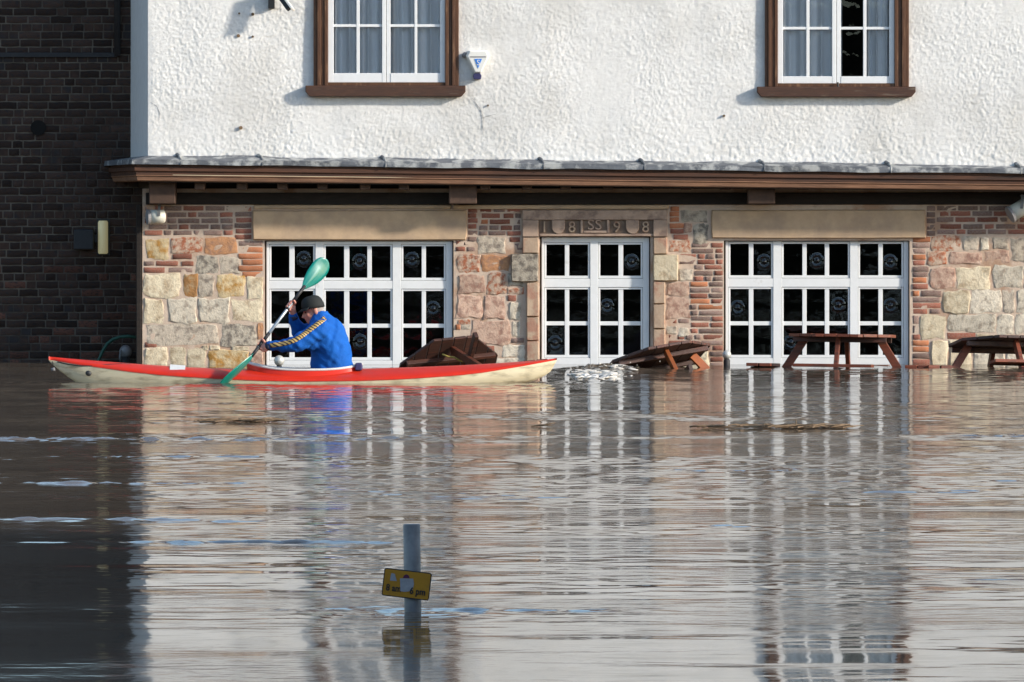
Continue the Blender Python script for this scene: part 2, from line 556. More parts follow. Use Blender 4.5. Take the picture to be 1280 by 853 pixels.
M['water'] = water_mat()

# ------------------------------------------------------------------ water
def spaced(a, b, step_fn):
    out = [a]
    while out[-1] < b:
        out.append(out[-1] + step_fn(out[-1]))
    return np.array(out)


def far_side(start, end, first):
    out = [start]
    st = first
    while abs(out[-1]) < abs(end):
        st *= 1.6
        out.append(out[-1] + math.copysign(st, end))
    return np.array(out[1:])


xs = np.arange(-7.5, 7.5001, 0.05)
xs = np.concatenate([far_side(-7.5, -400, 0.1)[::-1], xs, far_side(7.5, 400, 0.1)])
ys = spaced(-15.0, 40.6, lambda d: 0.034 + 0.00001 * (d + 15) ** 2)
ys = np.concatenate([far_side(-15.0, -400, 0.05)[::-1], ys, far_side(ys[-1], 400, 0.1)])
# far_side grows by sign of the end value; keep strictly increasing
ys = np.unique(ys)
WX, WY = np.meshgrid(xs, ys, indexing='ij')


def py_to_y(py):
    return F * CH / (py - HZ) + CY


def water_height(X, Y):
    wr = np.random.default_rng(5)
    h = np.zeros_like(X)
    near = np.clip((30 - Y) / 16, 0, 1)
    patch = 0.55 + 0.45 * vnoise(X * 0.4, Y, 31, 2.6) + 0.25 * vnoise(X * 0.3, Y, 32, 0.9)
    patch = np.clip(patch, 0.15, 1.4)
    prow = F * CH / np.maximum(Y - CY, 12.0) + HZ
    ruff = np.interp(prow, [455, 478, 518, 532, 572, 582, 604, 614, 655, 685, 760, 900], [2.4, 2.5, 2.7, 3.9, 3.9, 2.6, 2.5, 2.7, 2.1, 1.3, 0.9, 0.8])
    ruff = ruff * np.clip(1.0 + 0.6 * vnoise(X * 0.5, Y, 33, 1.4) + 0.4 * vnoise(X * 0.5, Y, 34, 0.5), 0.3, 1.9)
    # calmer, longer swell plus short ripples
    for lo, hi, n, slope in ((0.9, 2.6, 22, 0.006), (0.30, 0.9, 34, 0.0135), (0.16, 0.30, 40, 0.019)):
        part = np.zeros_like(X)
        for _ in range(n):
            lam = math.exp(wr.uniform(math.log(lo), math.log(hi)))
            th = wr.normal(0, 0.55) + (math.pi if wr.random() < 0.3 else 0)
            k = 2 * math.pi / lam
            a = slope * lam / (2 * math.pi) * math.sqrt(2.0 / n)
            part += a * np.sin(k * (math.sin(th) * X + math.cos(th) * Y) + wr.uniform(0, 6.283))
        if hi <= 0.9:
            part *= patch
        if hi <= 0.3:
            part *= ruff
        h += part
    # ruffled bands where the current runs: steep short ripples that catch the sky
    band = np.zeros_like(X)
    for x0, x1, p, wdt, am in ((-200, 640, 549, 0.55, 1.0), (-100, 330, 572, 0.30, 0.8), (-100, 300, 604, 0.16, 0.8), (-100, 380, 650, 0.16, 0.7),
                               (-100, 430, 679, 0.16, 1.0), (500, 720, 763, 0.09, 1.0), (1090, 1400, 547, 0.4, 0.8), (830, 1000, 588, 0.14, 0.8),
                               (880, 1290, 615, 0.2, 0.5), (820, 1000, 658, 0.12, 0.8), (430, 900, 546, 0.3, 0.6), (-100, 330, 505, 0.5, 0.35)):
        yc = py_to_y(p)
        wdt = wdt * 1.5
        a0, a1 = wx(x0, yc), wx(x1, yc)
        bx = 1 / (1 + np.exp(-(X - a0) * 4)) * (1 / (1 + np.exp((X - a1) * 4)))
        wob = 0.35 * wdt * vnoise(X, Y * 0, 61, 0.8)
        band = np.maximum(band, am * bx * np.exp(-((Y - yc - wob) / wdt) ** 2))
    band *= np.clip(0.7 + 0.9 * vnoise(X * 0.12, Y, 71, 0.16), 0.05, 1.3) * np.clip(0.9 + 0.5 * vnoise(X * 0.6, Y, 72, 0.12), 0.3, 1.3)
    rip = np.zeros_like(X)
    for _ in range(36):
        lam = wr.uniform(0.12, 0.28)
        th = wr.normal(0, 0.6)
        k = 2 * math.pi / lam
        rip += 0.24 * lam / (2 * math.pi) * math.sqrt(2.0 / 36) * np.sin(k * (math.sin(th) * X + math.cos(th) * Y) + wr.uniform(0, 6.283))
    h += rip * band
    # water heaping up against the submerged table
    yc = py_to_y(463)
    h += 0.045 * np.exp(-((X - wx(752, yc)) / 0.38) ** 2 - ((Y - yc) / 0.5) ** 2) * (1 + 0.8 * vnoise(X, Y, 81, 0.09))
    # rings about the sign post and a small wake at the bow and the paddle
    for cx_r, cy_r, am_r, rad_r in ((wx(517, -7.4), -7.38, 0.0040, 0.5), (wx(90, 32), 32.0, 0.006, 0.9), (wx(277, 31.8), 31.7, 0.008, 0.6), (wx(670, 32), 32.1, 0.006, 0.9)):
        dr = np.hypot(X - cx_r, Y - cy_r)
        h += am_r * np.exp(-(dr / rad_r) ** 2) * np.sin(dr * 38)
    fade = np.clip(1.2 - np.maximum(np.abs(X) - 7, 0) / 6, 0, 1) * np.clip(1.2 - np.maximum(-15 - Y, 0) / 4, 0, 1) * np.clip(1.2 - np.maximum(Y - 41, 0) / 2, 0, 1)
    return h * fade


WZ = water_height(WX, WY)
water = link('flood_water', grid_mesh('flood_water', WX, WY, WZ), M['water'])
tag(water, kind='structure')
o = MB().box(-60, 60, 37.0, 60, -0.9, -0.40).build('quay_pavement', M['quay'])
tag(o, kind='structure')
o = MB().box(-300, 300, -300, 37.0, -2.4, -2.2).build('riverbed', M['quay'])
tag(o, kind='structure')

# the wooded and built-up bank across the river, behind the photographer
bxs, bts = np.arange(-260, 261, 4.0), np.linspace(0, 1, 9)
BX, BT = np.meshgrid(bxs, bts, indexing='ij')
BH = 13.5 + 4.0 * vnoise(BX, BT * 0, 41, 21) + 2.5 * vnoise(BX, BT * 0, 42, 7)
bank = link('far_bank', grid_mesh('far_bank', BX, -125 - 12 * BT ** 2 + 2.0 * vnoise(BX, BT * 40, 43, 6), -2 + (BH + 2) * BT + 0.8 * vnoise(BX, BT * 40, 44, 5) * BT), M['bank'])
tag(bank, kind='structure')

# unseen mass added off to the right to shade the near water and sign
nys, nts = np.arange(-62, -6.0, 1.4), np.linspace(0, 1, 9)
NY, NT = np.meshgrid(nys, nts, indexing='ij')
NH = 9.0 + 1.6 * vnoise(NY, NT * 0, 47, 5) + 0.8 * vnoise(NY, NT * 0, 48, 2)
NXf = 10.5 + 1.5 * NT ** 2 + 0.5 * vnoise(NY, NT * 20, 49, 3)
NZ = -2 + (NH + 2) * NT
NX = np.concatenate([NXf, (NXf + 6 + 6 * (1 - NT))[:, ::-1]], 1)
NZ = np.concatenate([NZ, NZ[:, ::-1]], 1)
NYY = np.concatenate([NY, NY], 1)
nb_ = link('near_shade_mass', grid_mesh('near_shade_mass', NX, NYY, NZ), M['bank'])
tag(nb_, kind='structure')

# ------------------------------------------------------------------ stones and bricks
YS = 40.0     # face of the ground-floor wall
YU = 39.6     # face of the jettied upper wall


def stone_block(hw, hh, depth, nu=8, nv=6, rough=0.012, seed=0, rnd=0.10, flat=False, unit=False):
    """one block centred on the origin in x,z; front towards -y, arris kept narrow"""
    r = np.random.default_rng(seed)
    ew = 0.05 if unit else min(0.16, 0.010 / hw)
    eh = 0.12 if unit else min(0.2, 0.010 / hh)
    u = np.concatenate([[-1], np.linspace(-1 + ew, 1 - ew, nu - 2), [1]])
    v = np.concatenate([[-1], np.linspace(-1 + eh, 1 - eh, nv - 2), [1]])
    U, V = np.meshgrid(u, v, indexing='ij')
    ph = r.uniform(0, 6.28, 8)
    X = U * hw * (1 - rnd * V ** 6 * (0.6 + 0.4 * np.sin(ph[0] + U * 2)))
    Z = V * hh * (1 - rnd * U ** 6 * (0.6 + 0.4 * np.sin(ph[1] + V * 2)))
    if not unit:
        j = min(hw, hh) * (0.015 if flat else 0.09)
        X += j * (np.sin(ph[2] + V * 2.2 + U) + 0.6 * np.sin(ph[4] + V * 6)) * np.abs(U) ** 3
        Z += j * (np.sin(ph[3] + U * 2.6 + V) + 0.6 * np.sin(ph[5] + U * 7)) * np.abs(V) ** 3
    else:
        Z += 0.035 * np.sin(ph[3] + U * 3.1) * np.abs(V) ** 3
    inner = ((np.abs(U) < 1) & (np.abs(V) < 1)).astype(float)
    D = depth * (0.35 + 0.65 * inner)
    D += (r.random(U.shape) - 0.5) * 2 * rough * (0.25 + 0.75 * inner) + (U * r.uniform(-1, 1) + V * r.uniform(-1, 1)) * rough * 0.8
    D = np.maximum(D, 0.002)
    m = MB()
    nn = U.size
    m.verts(np.stack([X.ravel(), -D.ravel(), Z.ravel()], -1))
    idx = np.arange(nn).reshape(nu, nv)
    for i in range(nu - 1):
        for k in range(nv - 1):
            m.f.append((idx[i, k], idx[i + 1, k], idx[i + 1, k + 1], idx[i, k + 1]))
    rim = [idx[i, 0] for i in range(nu)] + [idx[nu - 1, k] for k in range(1, nv)] + [idx[i, nv - 1] for i in range(nu - 2, -1, -1)] + \
          [idx[0, k] for k in range(nv - 2, 0, -1)]
    b = m.verts([(m.v[i][0], 0.03, m.v[i][2]) for i in rim])
    n = len(rim)
    for i in range(n):
        k = (i + 1) % n
        m.f.append((rim[i], b + i, b + k, rim[k]))
    return m


def place_stone(name, rect, mat, parent, depth=0.03, y=YS, seed=None, rough=0.010, flat=False, rnd=0.10):
    x0, y0, x1, y1 = rect
    s = (y - CY) / F
    hw, hh = (x1 - x0) / 2 * s, (y1 - y0) / 2 * s
    n = 7 if hw < 0.1 else (9 if hw < 0.25 else 14)
    m = stone_block(hw, hh, depth, n, 7 if hh > 0.06 else 5, rough, seed if seed is not None else random.randrange(10 ** 6), rnd, flat)
    me = m.mesh(name, smooth=True)
    me.set_sharp_from_angle(angle=R(28))
    o = link(name, me, mat, parent)
    c = W((x0 + x1) / 2, (y0 + y1) / 2, y)
    o.location = c
    return o


brick_variants = []
for k in range(8):
    me = stone_block(0.5, 0.5, 0.006, 6, 4, 0.0018, 900 + k, 0.04, unit=True).mesh('brick', smooth=True)
    me.set_sharp_from_angle(angle=R(25))
    brick_variants.append(me)
_bm = {}


def place_brick(rect, matname, parent, y=YS, dy=0.0, rot=0.0):
    key = (random.randrange(8), matname)
    if key not in _bm:
        me = brick_variants[key[0]].copy()
        me.materials.clear()
        me.materials.append(M[matname])
        _bm[key] = me
    x0, y0, x1, y1 = rect
    if y == YS:
        y0, y1 = y0 - 0.25, y1 + 0.25
    s = (y - CY) / F
    o = bpy.data.objects.new('brick', _bm[key])
    COL.objects.link(o)
    o.location = W((x0 + x1) / 2, (y0 + y1) / 2, y) + Vector((0, dy, 0))
    o.scale = ((x1 - x0) * s, 1, (y1 - y0) * s)
    o.rotation_euler = (0, rot, 0)
    o.parent = parent
    return o


# ------------------------------------------------------------------ the pub building
pub = empty('riverside_building', (0, 0, 0))
tag(pub, 'white roughcast building with jettied upper floor over a stone and brick ground floor', 'building')

WIN = {'A': (331, 301, 567, 462), 'B': (675, 296, 813, 462), 'C': (905, 301, 1137, 462)}


def wall_sheet(name, x0, x1, z0, z1, y, holes, step, disp, mat, parent, reveal=0.18, hi_z=None):
    gx = list(np.arange(x0, x1, step)) + [x1]
    gz = list(np.arange(z0, z1, step)) + [z1]
    if hi_z is not None:
        gz = [z for z in gz if z < hi_z] + list(np.arange(hi_z, z1, 0.15)) + [z1]
    for (a, b, c, d) in holes:
        gx = [g for g in gx if abs(g - a) > step * 0.5 and abs(g - b) > step * 0.5] + [a, b]
        gz = [g for g in gz if abs(g - c) > step * 0.5 and abs(g - d) > step * 0.5] + [c, d]
    gx = np.unique(np.round(gx, 5))
    gz = np.unique(np.round(gz, 5))
    X, Z = np.meshgrid(gx, gz, indexing='ij')
    Y = y - disp(X, Z)
    keep = np.ones((len(gx) - 1, len(gz) - 1), bool)
    cx = (gx[1:] + gx[:-1]) / 2
    cz = (gz[1:] + gz[:-1]) / 2
    for (a, b, c, d) in holes:
        keep[np.ix_((cx > a) & (cx < b), (cz > c) & (cz < d))] = False
    me = grid_mesh(name, X, Y, Z, keep)
    o = link(name, me, mat, parent)
    return o


def mortar_disp(X, Z):
    return 0.0025 * vnoise(X, Z, 3, 0.05) + 0.003 * vnoise(X, Z, 4, 0.16)


holes = []
for k, (a, b, c, d) in WIN.items():
    holes.append((wx(a, YS), wx(c, YS), wz(d + 60, YS), wz(b, YS)))
XL = wx(178, YS)
stone_wall = wall_sheet('stone_wall', XL, 9.5, -0.9, wz(236, YS), YS, holes, 0.04, mortar_disp, M['mortar'], pub)
# reveals of the window openings and the corner return of the stone wall
rv = MB()
for (a, b, c, d) in holes:
    for q in (((a, YS + .001, c), (a, YS + .2, c), (a, YS + .2, d), (a, YS + .001, d)),
              ((b, YS + .2, c), (b, YS + .001, c), (b, YS + .001, d), (b, YS + .2, d)),
              ((a, YS + .001, d), (a, YS + .2, d), (b, YS + .2, d), (b, YS + .001, d))):
        i = rv.verts(q)
        rv.f.append((i, i + 1, i + 2, i + 3))
i = rv.verts([(XL, YS, -0.9), (XL, YS, wz(236, YS)), (XL, 42.5, wz(236, YS)), (XL, 42.5, -0.9)])
rv.f.append((i, i + 1, i + 2, i + 3))
rv.build('window_reveal', M['jamb'], pub)

STONES = [
    # zone 1, left of the first window
    (183, 299, 211, 324, 'ochre'), (214, 297, 253, 316.5, 'mottled'), (256, 297, 296, 318, 'orange'),
    (245, 320, 273, 342, 'darkgrey'), (275, 321, 300, 342, 'grey'),
    (180, 342.5, 225, 372, 'cream'), (230, 343, 247, 371, 'rust'), (248, 343, 267, 371, 'grey'), (272, 344, 306, 371.5, 'ochre'),
    (309, 346, 329, 374, 'cream'), (180, 374, 204, 405, 'cream'), (211, 373, 246, 404, 'pale'), (248.5, 373, 287, 403.5, 'pale'),
    (290, 375, 329, 401.5, 'cream'), (183, 405.5, 273, 431, 'grey'), (277, 406, 320, 433, 'darkgrey'), (322, 404, 329, 424, 'orange'),
    (253, 432, 260, 438, 'cream'), (262, 432, 275, 437.5, 'cream'), (290, 433.5, 311, 438.5, 'cream'),
    (181, 435, 209, 460, 'cream'), (213, 434.5, 232, 460, 'cream'), (235, 436, 257, 460, 'cream'), (260.5, 438, 311, 460, 'ochre'), (313, 441, 329, 460, 'pink'),
    # zone 2, between first window and dated window
    (597, 296, 632, 317, 'grey'), (572, 318, 600, 341, 'mottled'), (602, 319.5, 637, 339, 'orange'), (573, 344, 606, 367, 'pink'), (609, 341, 633, 368, 'mottled'),
    (571, 369, 603, 398, 'pink'), (605, 370, 631, 399, 'pink'), (637, 378, 651, 400, 'pale'), (589, 401, 637.5, 431, 'pink'), (641, 402, 650, 421, 'pale'),
    (572, 399.5, 588, 405.5, 'mottled'), (577, 406.5, 588, 412, 'grey'), (628, 431, 656, 447, 'pale'), (571, 432, 604, 458, 'pink'), (620, 447.5, 656, 462, 'pale'),
    (635, 342, 655, 358, 'darkgrey'), (634, 360, 655, 368, 'mottled'),
    # zone 3, between dated window and third window
    (851, 263, 884, 278, 'grey'), (867, 280, 885, 305, 'darkgrey'), (837, 300, 863, 315, 'mottled'), (834.5, 353, 861, 370, 'pink'), (833, 372, 862, 398, 'pink'),
    (833, 408, 846, 418, 'grey'), (848, 410, 861, 421, 'pale'), (834, 440, 862, 461, 'cream'), (864, 439, 886, 461, 'cream'), (849, 336.5, 866, 351, 'grey'), (855, 279, 865, 291, 'pink'),
    # zone 4, right of the third window
    (1164, 294.5, 1200, 314, 'mottled'), (1204, 296, 1223.5, 313, 'grey'), (1225.5, 297, 1236, 313, 'pale'), (1241, 297, 1260.5, 311.5, 'grey'), (1264, 297, 1296, 327, 'grey'),
    (1159, 314.5, 1183, 331.5, 'mottled'), (1187, 315.5, 1227, 330.5, 'pink'), (1231, 313.5, 1261.5, 329.5, 'pink'),
    (1163, 335, 1194, 361, 'pink'), (1195.5, 334, 1238, 362, 'cream'), (1242, 332, 1279, 360, 'pale'), (1281, 330, 1312, 360, 'pale'),
    (1179, 363.5, 1212, 392, 'cream'), (1213.5, 362, 1251.5, 391.5, 'pale'), (1253.5, 362.5, 1268.5, 391, 'grey'), (1271, 362, 1301, 391, 'pale'),
    (1150.5, 394, 1182, 423.5, 'cream'), (1185, 393, 1244.5, 415, 'pale'), (1246.5, 393.5, 1267, 418.5, 'pale'), (1269, 393, 1304, 417, 'pale'),
    (1164.5, 426, 1184.5, 459, 'cream'), (1187, 426, 1214, 460, 'cream'), (1221, 418, 1250, 440, 'cream'), (1217, 441.5, 1256, 461, 'pale'), (1252, 420, 1290, 438, 'cream'), (1258, 440, 1300, 461, 'pale'),
]
# the wall goes on to the right of the frame in the same random rubble
rr = random.Random(3)
yy = 296
while yy < 455:
    h = rr.choice([18, 24, 29])
    xx = 1314 + rr.uniform(0, 8)
    while xx < 1700:
        w = rr.uniform(22, 50)
        STONES.append((xx, yy, xx + w - 3, yy + h - 2.5, rr.choice(['cream', 'pale', 'grey', 'pink', 'cream'])))
        xx += w
    yy += h
for (a, b, c, d, mt) in STONES:
    place_stone('stone', (a, b, c, d), M[mt], stone_wall, depth=random.uniform(0.004, 0.011), rough=0.0045, rnd=0.05)

BR = []


def brick_row(x0, x1, yc, h, mats, wmin=13, wmax=27, gap=2.2):
    x = x0
    while x < x1 - 4:
        w = random.choice([wmin, wmax, wmax]) * random.uniform(0.85, 1.1)
        e = min(x + w, x1)
        if x1 - e < 6:
            e = x1
        BR.append((x, yc - h / 2, e - (gap if e < x1 else 0), yc + h / 2, random.choice(mats)))
        x = e


dk = ['brick_grey', 'brick_grey', 'brick_red']
rd = ['brick_red', 'brick_red', 'brick_grey', 'brick_orange']
for k, yc in enumerate((260.6, 268.6, 276.2, 283.8, 291.2)):
    brick_row(181 + (k % 2) * 5, 291, yc, 5.4, dk)
for yc in (261, 268, 275.4, 282.3, 289.2, 296.6):
    brick_row(294 + random.uniform(-1, 1), 314.5, yc, 5.3, ['brick_grey', 'brick_red'], 18, 22)
for k, yc in enumerate((304.5, 312.5, 320.5, 328, 335.8, 343.2)):
    BR.append((298 + (k % 2) * 5, yc - 3, 328.5, yc + 3, 'brick_orange' if k else 'brick_grey'))
for a, b, c, d, m in ((216, 318, 240, 323.5, 'brick_red'), (180, 327, 193, 332.3, 'brick_grey'), (195, 326.8, 222.5, 332.3, 'brick_red'), (227, 327, 242, 332.3, 'brick_red'),
                      (180, 334.8, 206, 341, 'brick_red'), (210, 335, 241, 340.5, 'brick_grey'), (181, 428, 196, 434, 'brick_red'),
                      (600, 259.8, 614, 265, 'brick_red'), (617, 260, 631, 265, 'brick_grey'), (634, 259.5, 650, 265, 'brick_red'),
                      (602, 267.3, 625, 272.6, 'brick_red'), (629.5, 267.3, 642, 272.6, 'brick_red'), (644, 267.3, 651, 272.6, 'brick_grey'),
                      (600.5, 274.8, 610, 280, 'brick_orange'), (612, 274.8, 637.5, 280, 'brick_red'), (640.5, 275, 650, 280, 'brick_grey'),
                      (599, 282.3, 609.5, 287.5, 'brick_grey'), (611.5, 282.3, 623.5, 287.5, 'brick_grey'), (626, 282.3, 640, 287.5, 'brick_red'), (642, 282, 650, 287.5, 'brick_grey'),
                      (599, 289.5, 609, 294, 'brick_grey'), (611, 289.5, 632, 294, 'brick_grey'), (634, 289.5, 651, 294.5, 'brick_red'),
                      (637, 297, 650, 302.5, 'brick_red'), (635, 304.5, 655, 313, 'brick_grey'), (570, 301.5, 578.5, 306.8, 'brick_red'), (580, 302, 586, 306.5, 'brick_grey'),
                      (570, 308.8, 581.5, 313.8, 'brick_red'), (583, 309, 594, 314.5, 'brick_grey'), (634.5, 369.5, 645, 376.5, 'brick_red'), (569.5, 406, 575.5, 412, 'brick_orange'),
                      (639, 423, 655, 428.5, 'brick_grey'), (605, 432.8, 618, 439, 'brick_red'), (588, 413, 571, 418, 'brick_red'),
                      (1222.5, 331.8, 1238, 337, 'brick_red'), (1184, 416.5, 1219.5, 424, 'brick_red')):
    if c > a:
        BR.append((a, b, c, d, m))
for k, yc in enumerate((263.5, 269.6, 275.9, 283.2, 291.3, 299)):
    BR.append((585, yc - 2.6, 597 - (k % 2) * 1.5, yc + 2.6, 'brick_red' if k < 4 else 'brick_grey'))
for k, (yc, a, c) in enumerate(((261.3, 838, 849), (267.8, 837, 849), (274.7, 837, 849), (282.4, 837, 855), (289.3, 838, 855), (296.4, 842, 860))):
    BR.append((a, yc - 2.8, c, yc + 2.8, 'brick_orange' if k < 4 else 'brick_red'))
for yc, a in ((306.8, 865), (313.8, 866), (320.6, 850), (327.5, 849), (334.4, 868), (341.6, 868), (348.6, 868), (355.6, 863), (363, 863), (370, 863), (376.8, 863), (384, 863), (391.4, 864),
              (398.6, 864), (401.6, 837), (406.4, 864), (414, 863), (421.8, 836), (428.8, 836), (435.2, 836), (442.5, 888), (449.5, 888), (456.5, 888)):
    brick_row(a, 903.5 if a > 840 or yc > 415 else 861, yc, 5.2, rd + dk, 12, 26)
for k, yc in enumerate((260.5, 267.2, 274.8, 283.4, 290)):
    brick_row(1171 + (k % 2) * 4, 1500, yc, 5.4, dk + ['brick_red'], 13, 27)
for k, yc in enumerate((260.6, 268.4, 276.4, 284.4, 292)):
    BR.append((1158.5, yc - 2.9, 1169, yc + 2.9, 'brick_grey'))
for k, (yc, c, m) in enumerate(((299.6, 1163, 'brick_orange'), (307, 1162, 'brick_grey'), (314.3, 1157, 'brick_grey'), (321.8, 1157, 'brick_orange'), (329, 1156, 'brick_red'), (336.4, 1161, 'brick_grey'),
                                (343.4, 1160, 'brick_grey'), (350.4, 1158, 'brick_orange'), (358.4, 1160, 'brick_red'), (367, 1149, 'brick_orange'), (375.2, 1175, 'brick_grey'),
                                (382.2, 1176, 'brick_red'), (389.4, 1159, 'brick_red'), (421.6, 1150, 'brick_red'), (429, 1161, 'brick_orange'), (436.8, 1161, 'brick_orange'), (445, 1162, 'brick_grey'), (452.6, 1162, 'brick_red'))):
    BR.append((1141, yc - 3, c, yc + 3, m))
for a, b, c, d, m in ((1151.5, 363.5, 1177, 370.5, 'brick_grey'), (1162, 386.5, 1175, 392, 'brick_grey'), (1141, 395, 1148.5, 405, 'brick_grey'), (1141, 407, 1148.5, 417, 'brick_grey')):
    BR.append((a, b, c, d, m))
for (a, b, c, d, m) in BR:
    place_brick((a, b, c, d), m, stone_wall, rot=random.uniform(-0.012, 0.012), dy=random.uniform(-0.004, 0.005))

# lintels and the carved, dated surround
for (a, b, c, d) in ((316, 263, 584, 300.3), (889, 262.5, 1157, 298.3)):
    place_stone('lintel', (a, b, c, d), M['lintel'], pub, depth=0.045, flat=True, rough=0.002, rnd=0.012)
place_stone('string_course', (566, 256.5, 836, 261.8), M['lintel'], pub, depth=0.04, flat=True, rough=0.003, rnd=0.01)
place_stone('string_course', (317, 256.5, 564, 261.5), M['lintel'], pub, depth=0.03, flat=True, rough=0.003, rnd=0.01)

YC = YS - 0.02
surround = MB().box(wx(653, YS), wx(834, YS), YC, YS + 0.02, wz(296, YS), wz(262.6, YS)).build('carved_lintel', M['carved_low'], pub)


def carve_rect(name, a, b, c, d, mat='carved', proud=0.035):
    return MB().box(wx(a, YS), wx(c, YS), YC - proud, YC + 0.004, wz(d, YS), wz(b, YS)).build(name, M[mat], surround, bevel=0.006)


carve_rect('top_band', 653, 263, 834, 275)
carve_rect('end_block', 653, 275.4, 673, 296)
carve_rect('end_block', 816.5, 275.4, 834, 296)
for xc in (698, 790.5):
    pts = []
    for t in np.linspace(math.pi, 2 * math.pi, 11):
        pts.append((xc + 8.2 * math.cos(t), 284 - 8.5 * math.sin(t)))
    pts = [(xc - 8.2, 275.4)] + pts + [(xc + 8.2, 275.4)]
    MB().prism([(wx(p, YS), wz(q, YS)) for p, q in pts], YC - 0.032, YC + 0.004).build('shield', M['carved'], surround, bevel=0.006)
for a, b, c, d in ((725.5, 275.4, 728.5, 291.5), (758.5, 275.4, 761.5, 291.5), (728.8, 288.5, 758.2, 291.5)):
    carve_rect('panel_rim', a, b, c, d, proud=0.028)
carve_rect('bottom_rim', 674, 292.4, 816, 295.6, proud=0.022)


def text_mesh(s, size, extrude, bold=0.0):
    cu = bpy.data.curves.new('lettering', 'FONT')
    cu.body = s
    cu.size = size
    cu.extrude = extrude
    cu.align_x = 'CENTER'
    cu.align_y = 'CENTER'
    cu.resolution_u = 3
    cu.offset = bold
    t = bpy.data.objects.new('tmp_text', cu)
    COL.objects.link(t)
    dg = bpy.context.evaluated_depsgraph_get()
    me = bpy.data.meshes.new_from_object(t.evaluated_get(dg))
    bpy.data.objects.remove(t)
    bpy.data.curves.remove(cu)
    me.name = 'lettering'
    return me


def put_text(name, s, size, extrude, loc, mat, parent, rz=0.0, sx=1.0, bold=0):
    me = text_mesh(s, size, extrude, bold)
    me.materials.clear()
    me.materials.append(mat)
    o = bpy.data.objects.new(name, me)
    COL.objects.link(o)
    o.location = loc
    o.rotation_euler = (R(90), 0, 0)
    o.rotation_euler = (Matrix.Rotation(rz, 3, 'Y') @ Matrix.Rotation(R(90), 3, 'X')).to_euler()
    o.scale = (sx, 1, 1)
    o.parent = parent
    return o


for ch, xc in (('1', 680.5), ('8', 715), ('9', 771), ('8', 807)):
    p = W(xc, 284.5, YS)
    put_text('numeral', ch, 0.17, 0.012, (p.x, YC - 0.010, p.z), M['jamb'], surround, sx=1.0)
p = W(743.3, 281.8, YS)
put_text('lettering', 'SS', 0.155, 0.010, (p.x, YC - 0.008, p.z), M['carved'], surround, sx=1.15)

for (a, b, c, d, mt, dp) in ((653, 296.4, 673.5, 317, 'jamb', 0.045), (639, 317.4, 673, 352.5, 'darkgrey', 0.06), (658, 353, 673.5, 396, 'jamb', 0.05), (658, 396.6, 673.5, 426, 'jamb', 0.05), (658, 426.6, 673.5, 465, 'jamb', 0.05),
                            (816.5, 296.4, 834, 318, 'jamb', 0.045), (816.5, 318.5, 847.5, 351.5, 'cream', 0.055), (816.5, 352, 831.5, 380, 'jamb', 0.05), (816.5, 380.6, 831.5, 411, 'jamb', 0.05), (816.5, 411.6, 831.5, 465, 'jamb', 0.05)):
    place_stone('jamb_stone', (a, b, c, d), M[mt], pub, depth=dp, flat=True, rough=0.004, rnd=0.02)

# ------------------------------------------------------------------ ground-floor windows
YF = YS + 0.045     # face of the white frames


def pane_mesh(w, h, bull, seed):
    """flat pane with slight waviness; bull = crown-glass bullseye with boss and rings"""
    n = 30 if bull else 4
    u = np.linspace(-w / 2, w / 2, n)
    v = np.linspace(-h / 2, h / 2, max(4, int(n * h / w)))
    X, Z = np.meshgrid(u, v, indexing='ij')
    r = np.random.default_rng(seed)
    Y = r.uniform(-1, 1) * 0.003 * X / w + r.uniform(-1, 1) * 0.003 * Z / h
    if bull:
        cx, cz = r.uniform(-0.12, 0.12) * w, r.uniform(-0.1, 0.1) * h
        d = np.hypot(X - cx, Z - cz)
        Y = Y - 0.013 * np.exp(-(d / 0.018) ** 2) - 0.006 * np.exp(-((d - 0.060) / 0.014) ** 2)
    me = grid_mesh('pane', X, Y, Z)
    return me


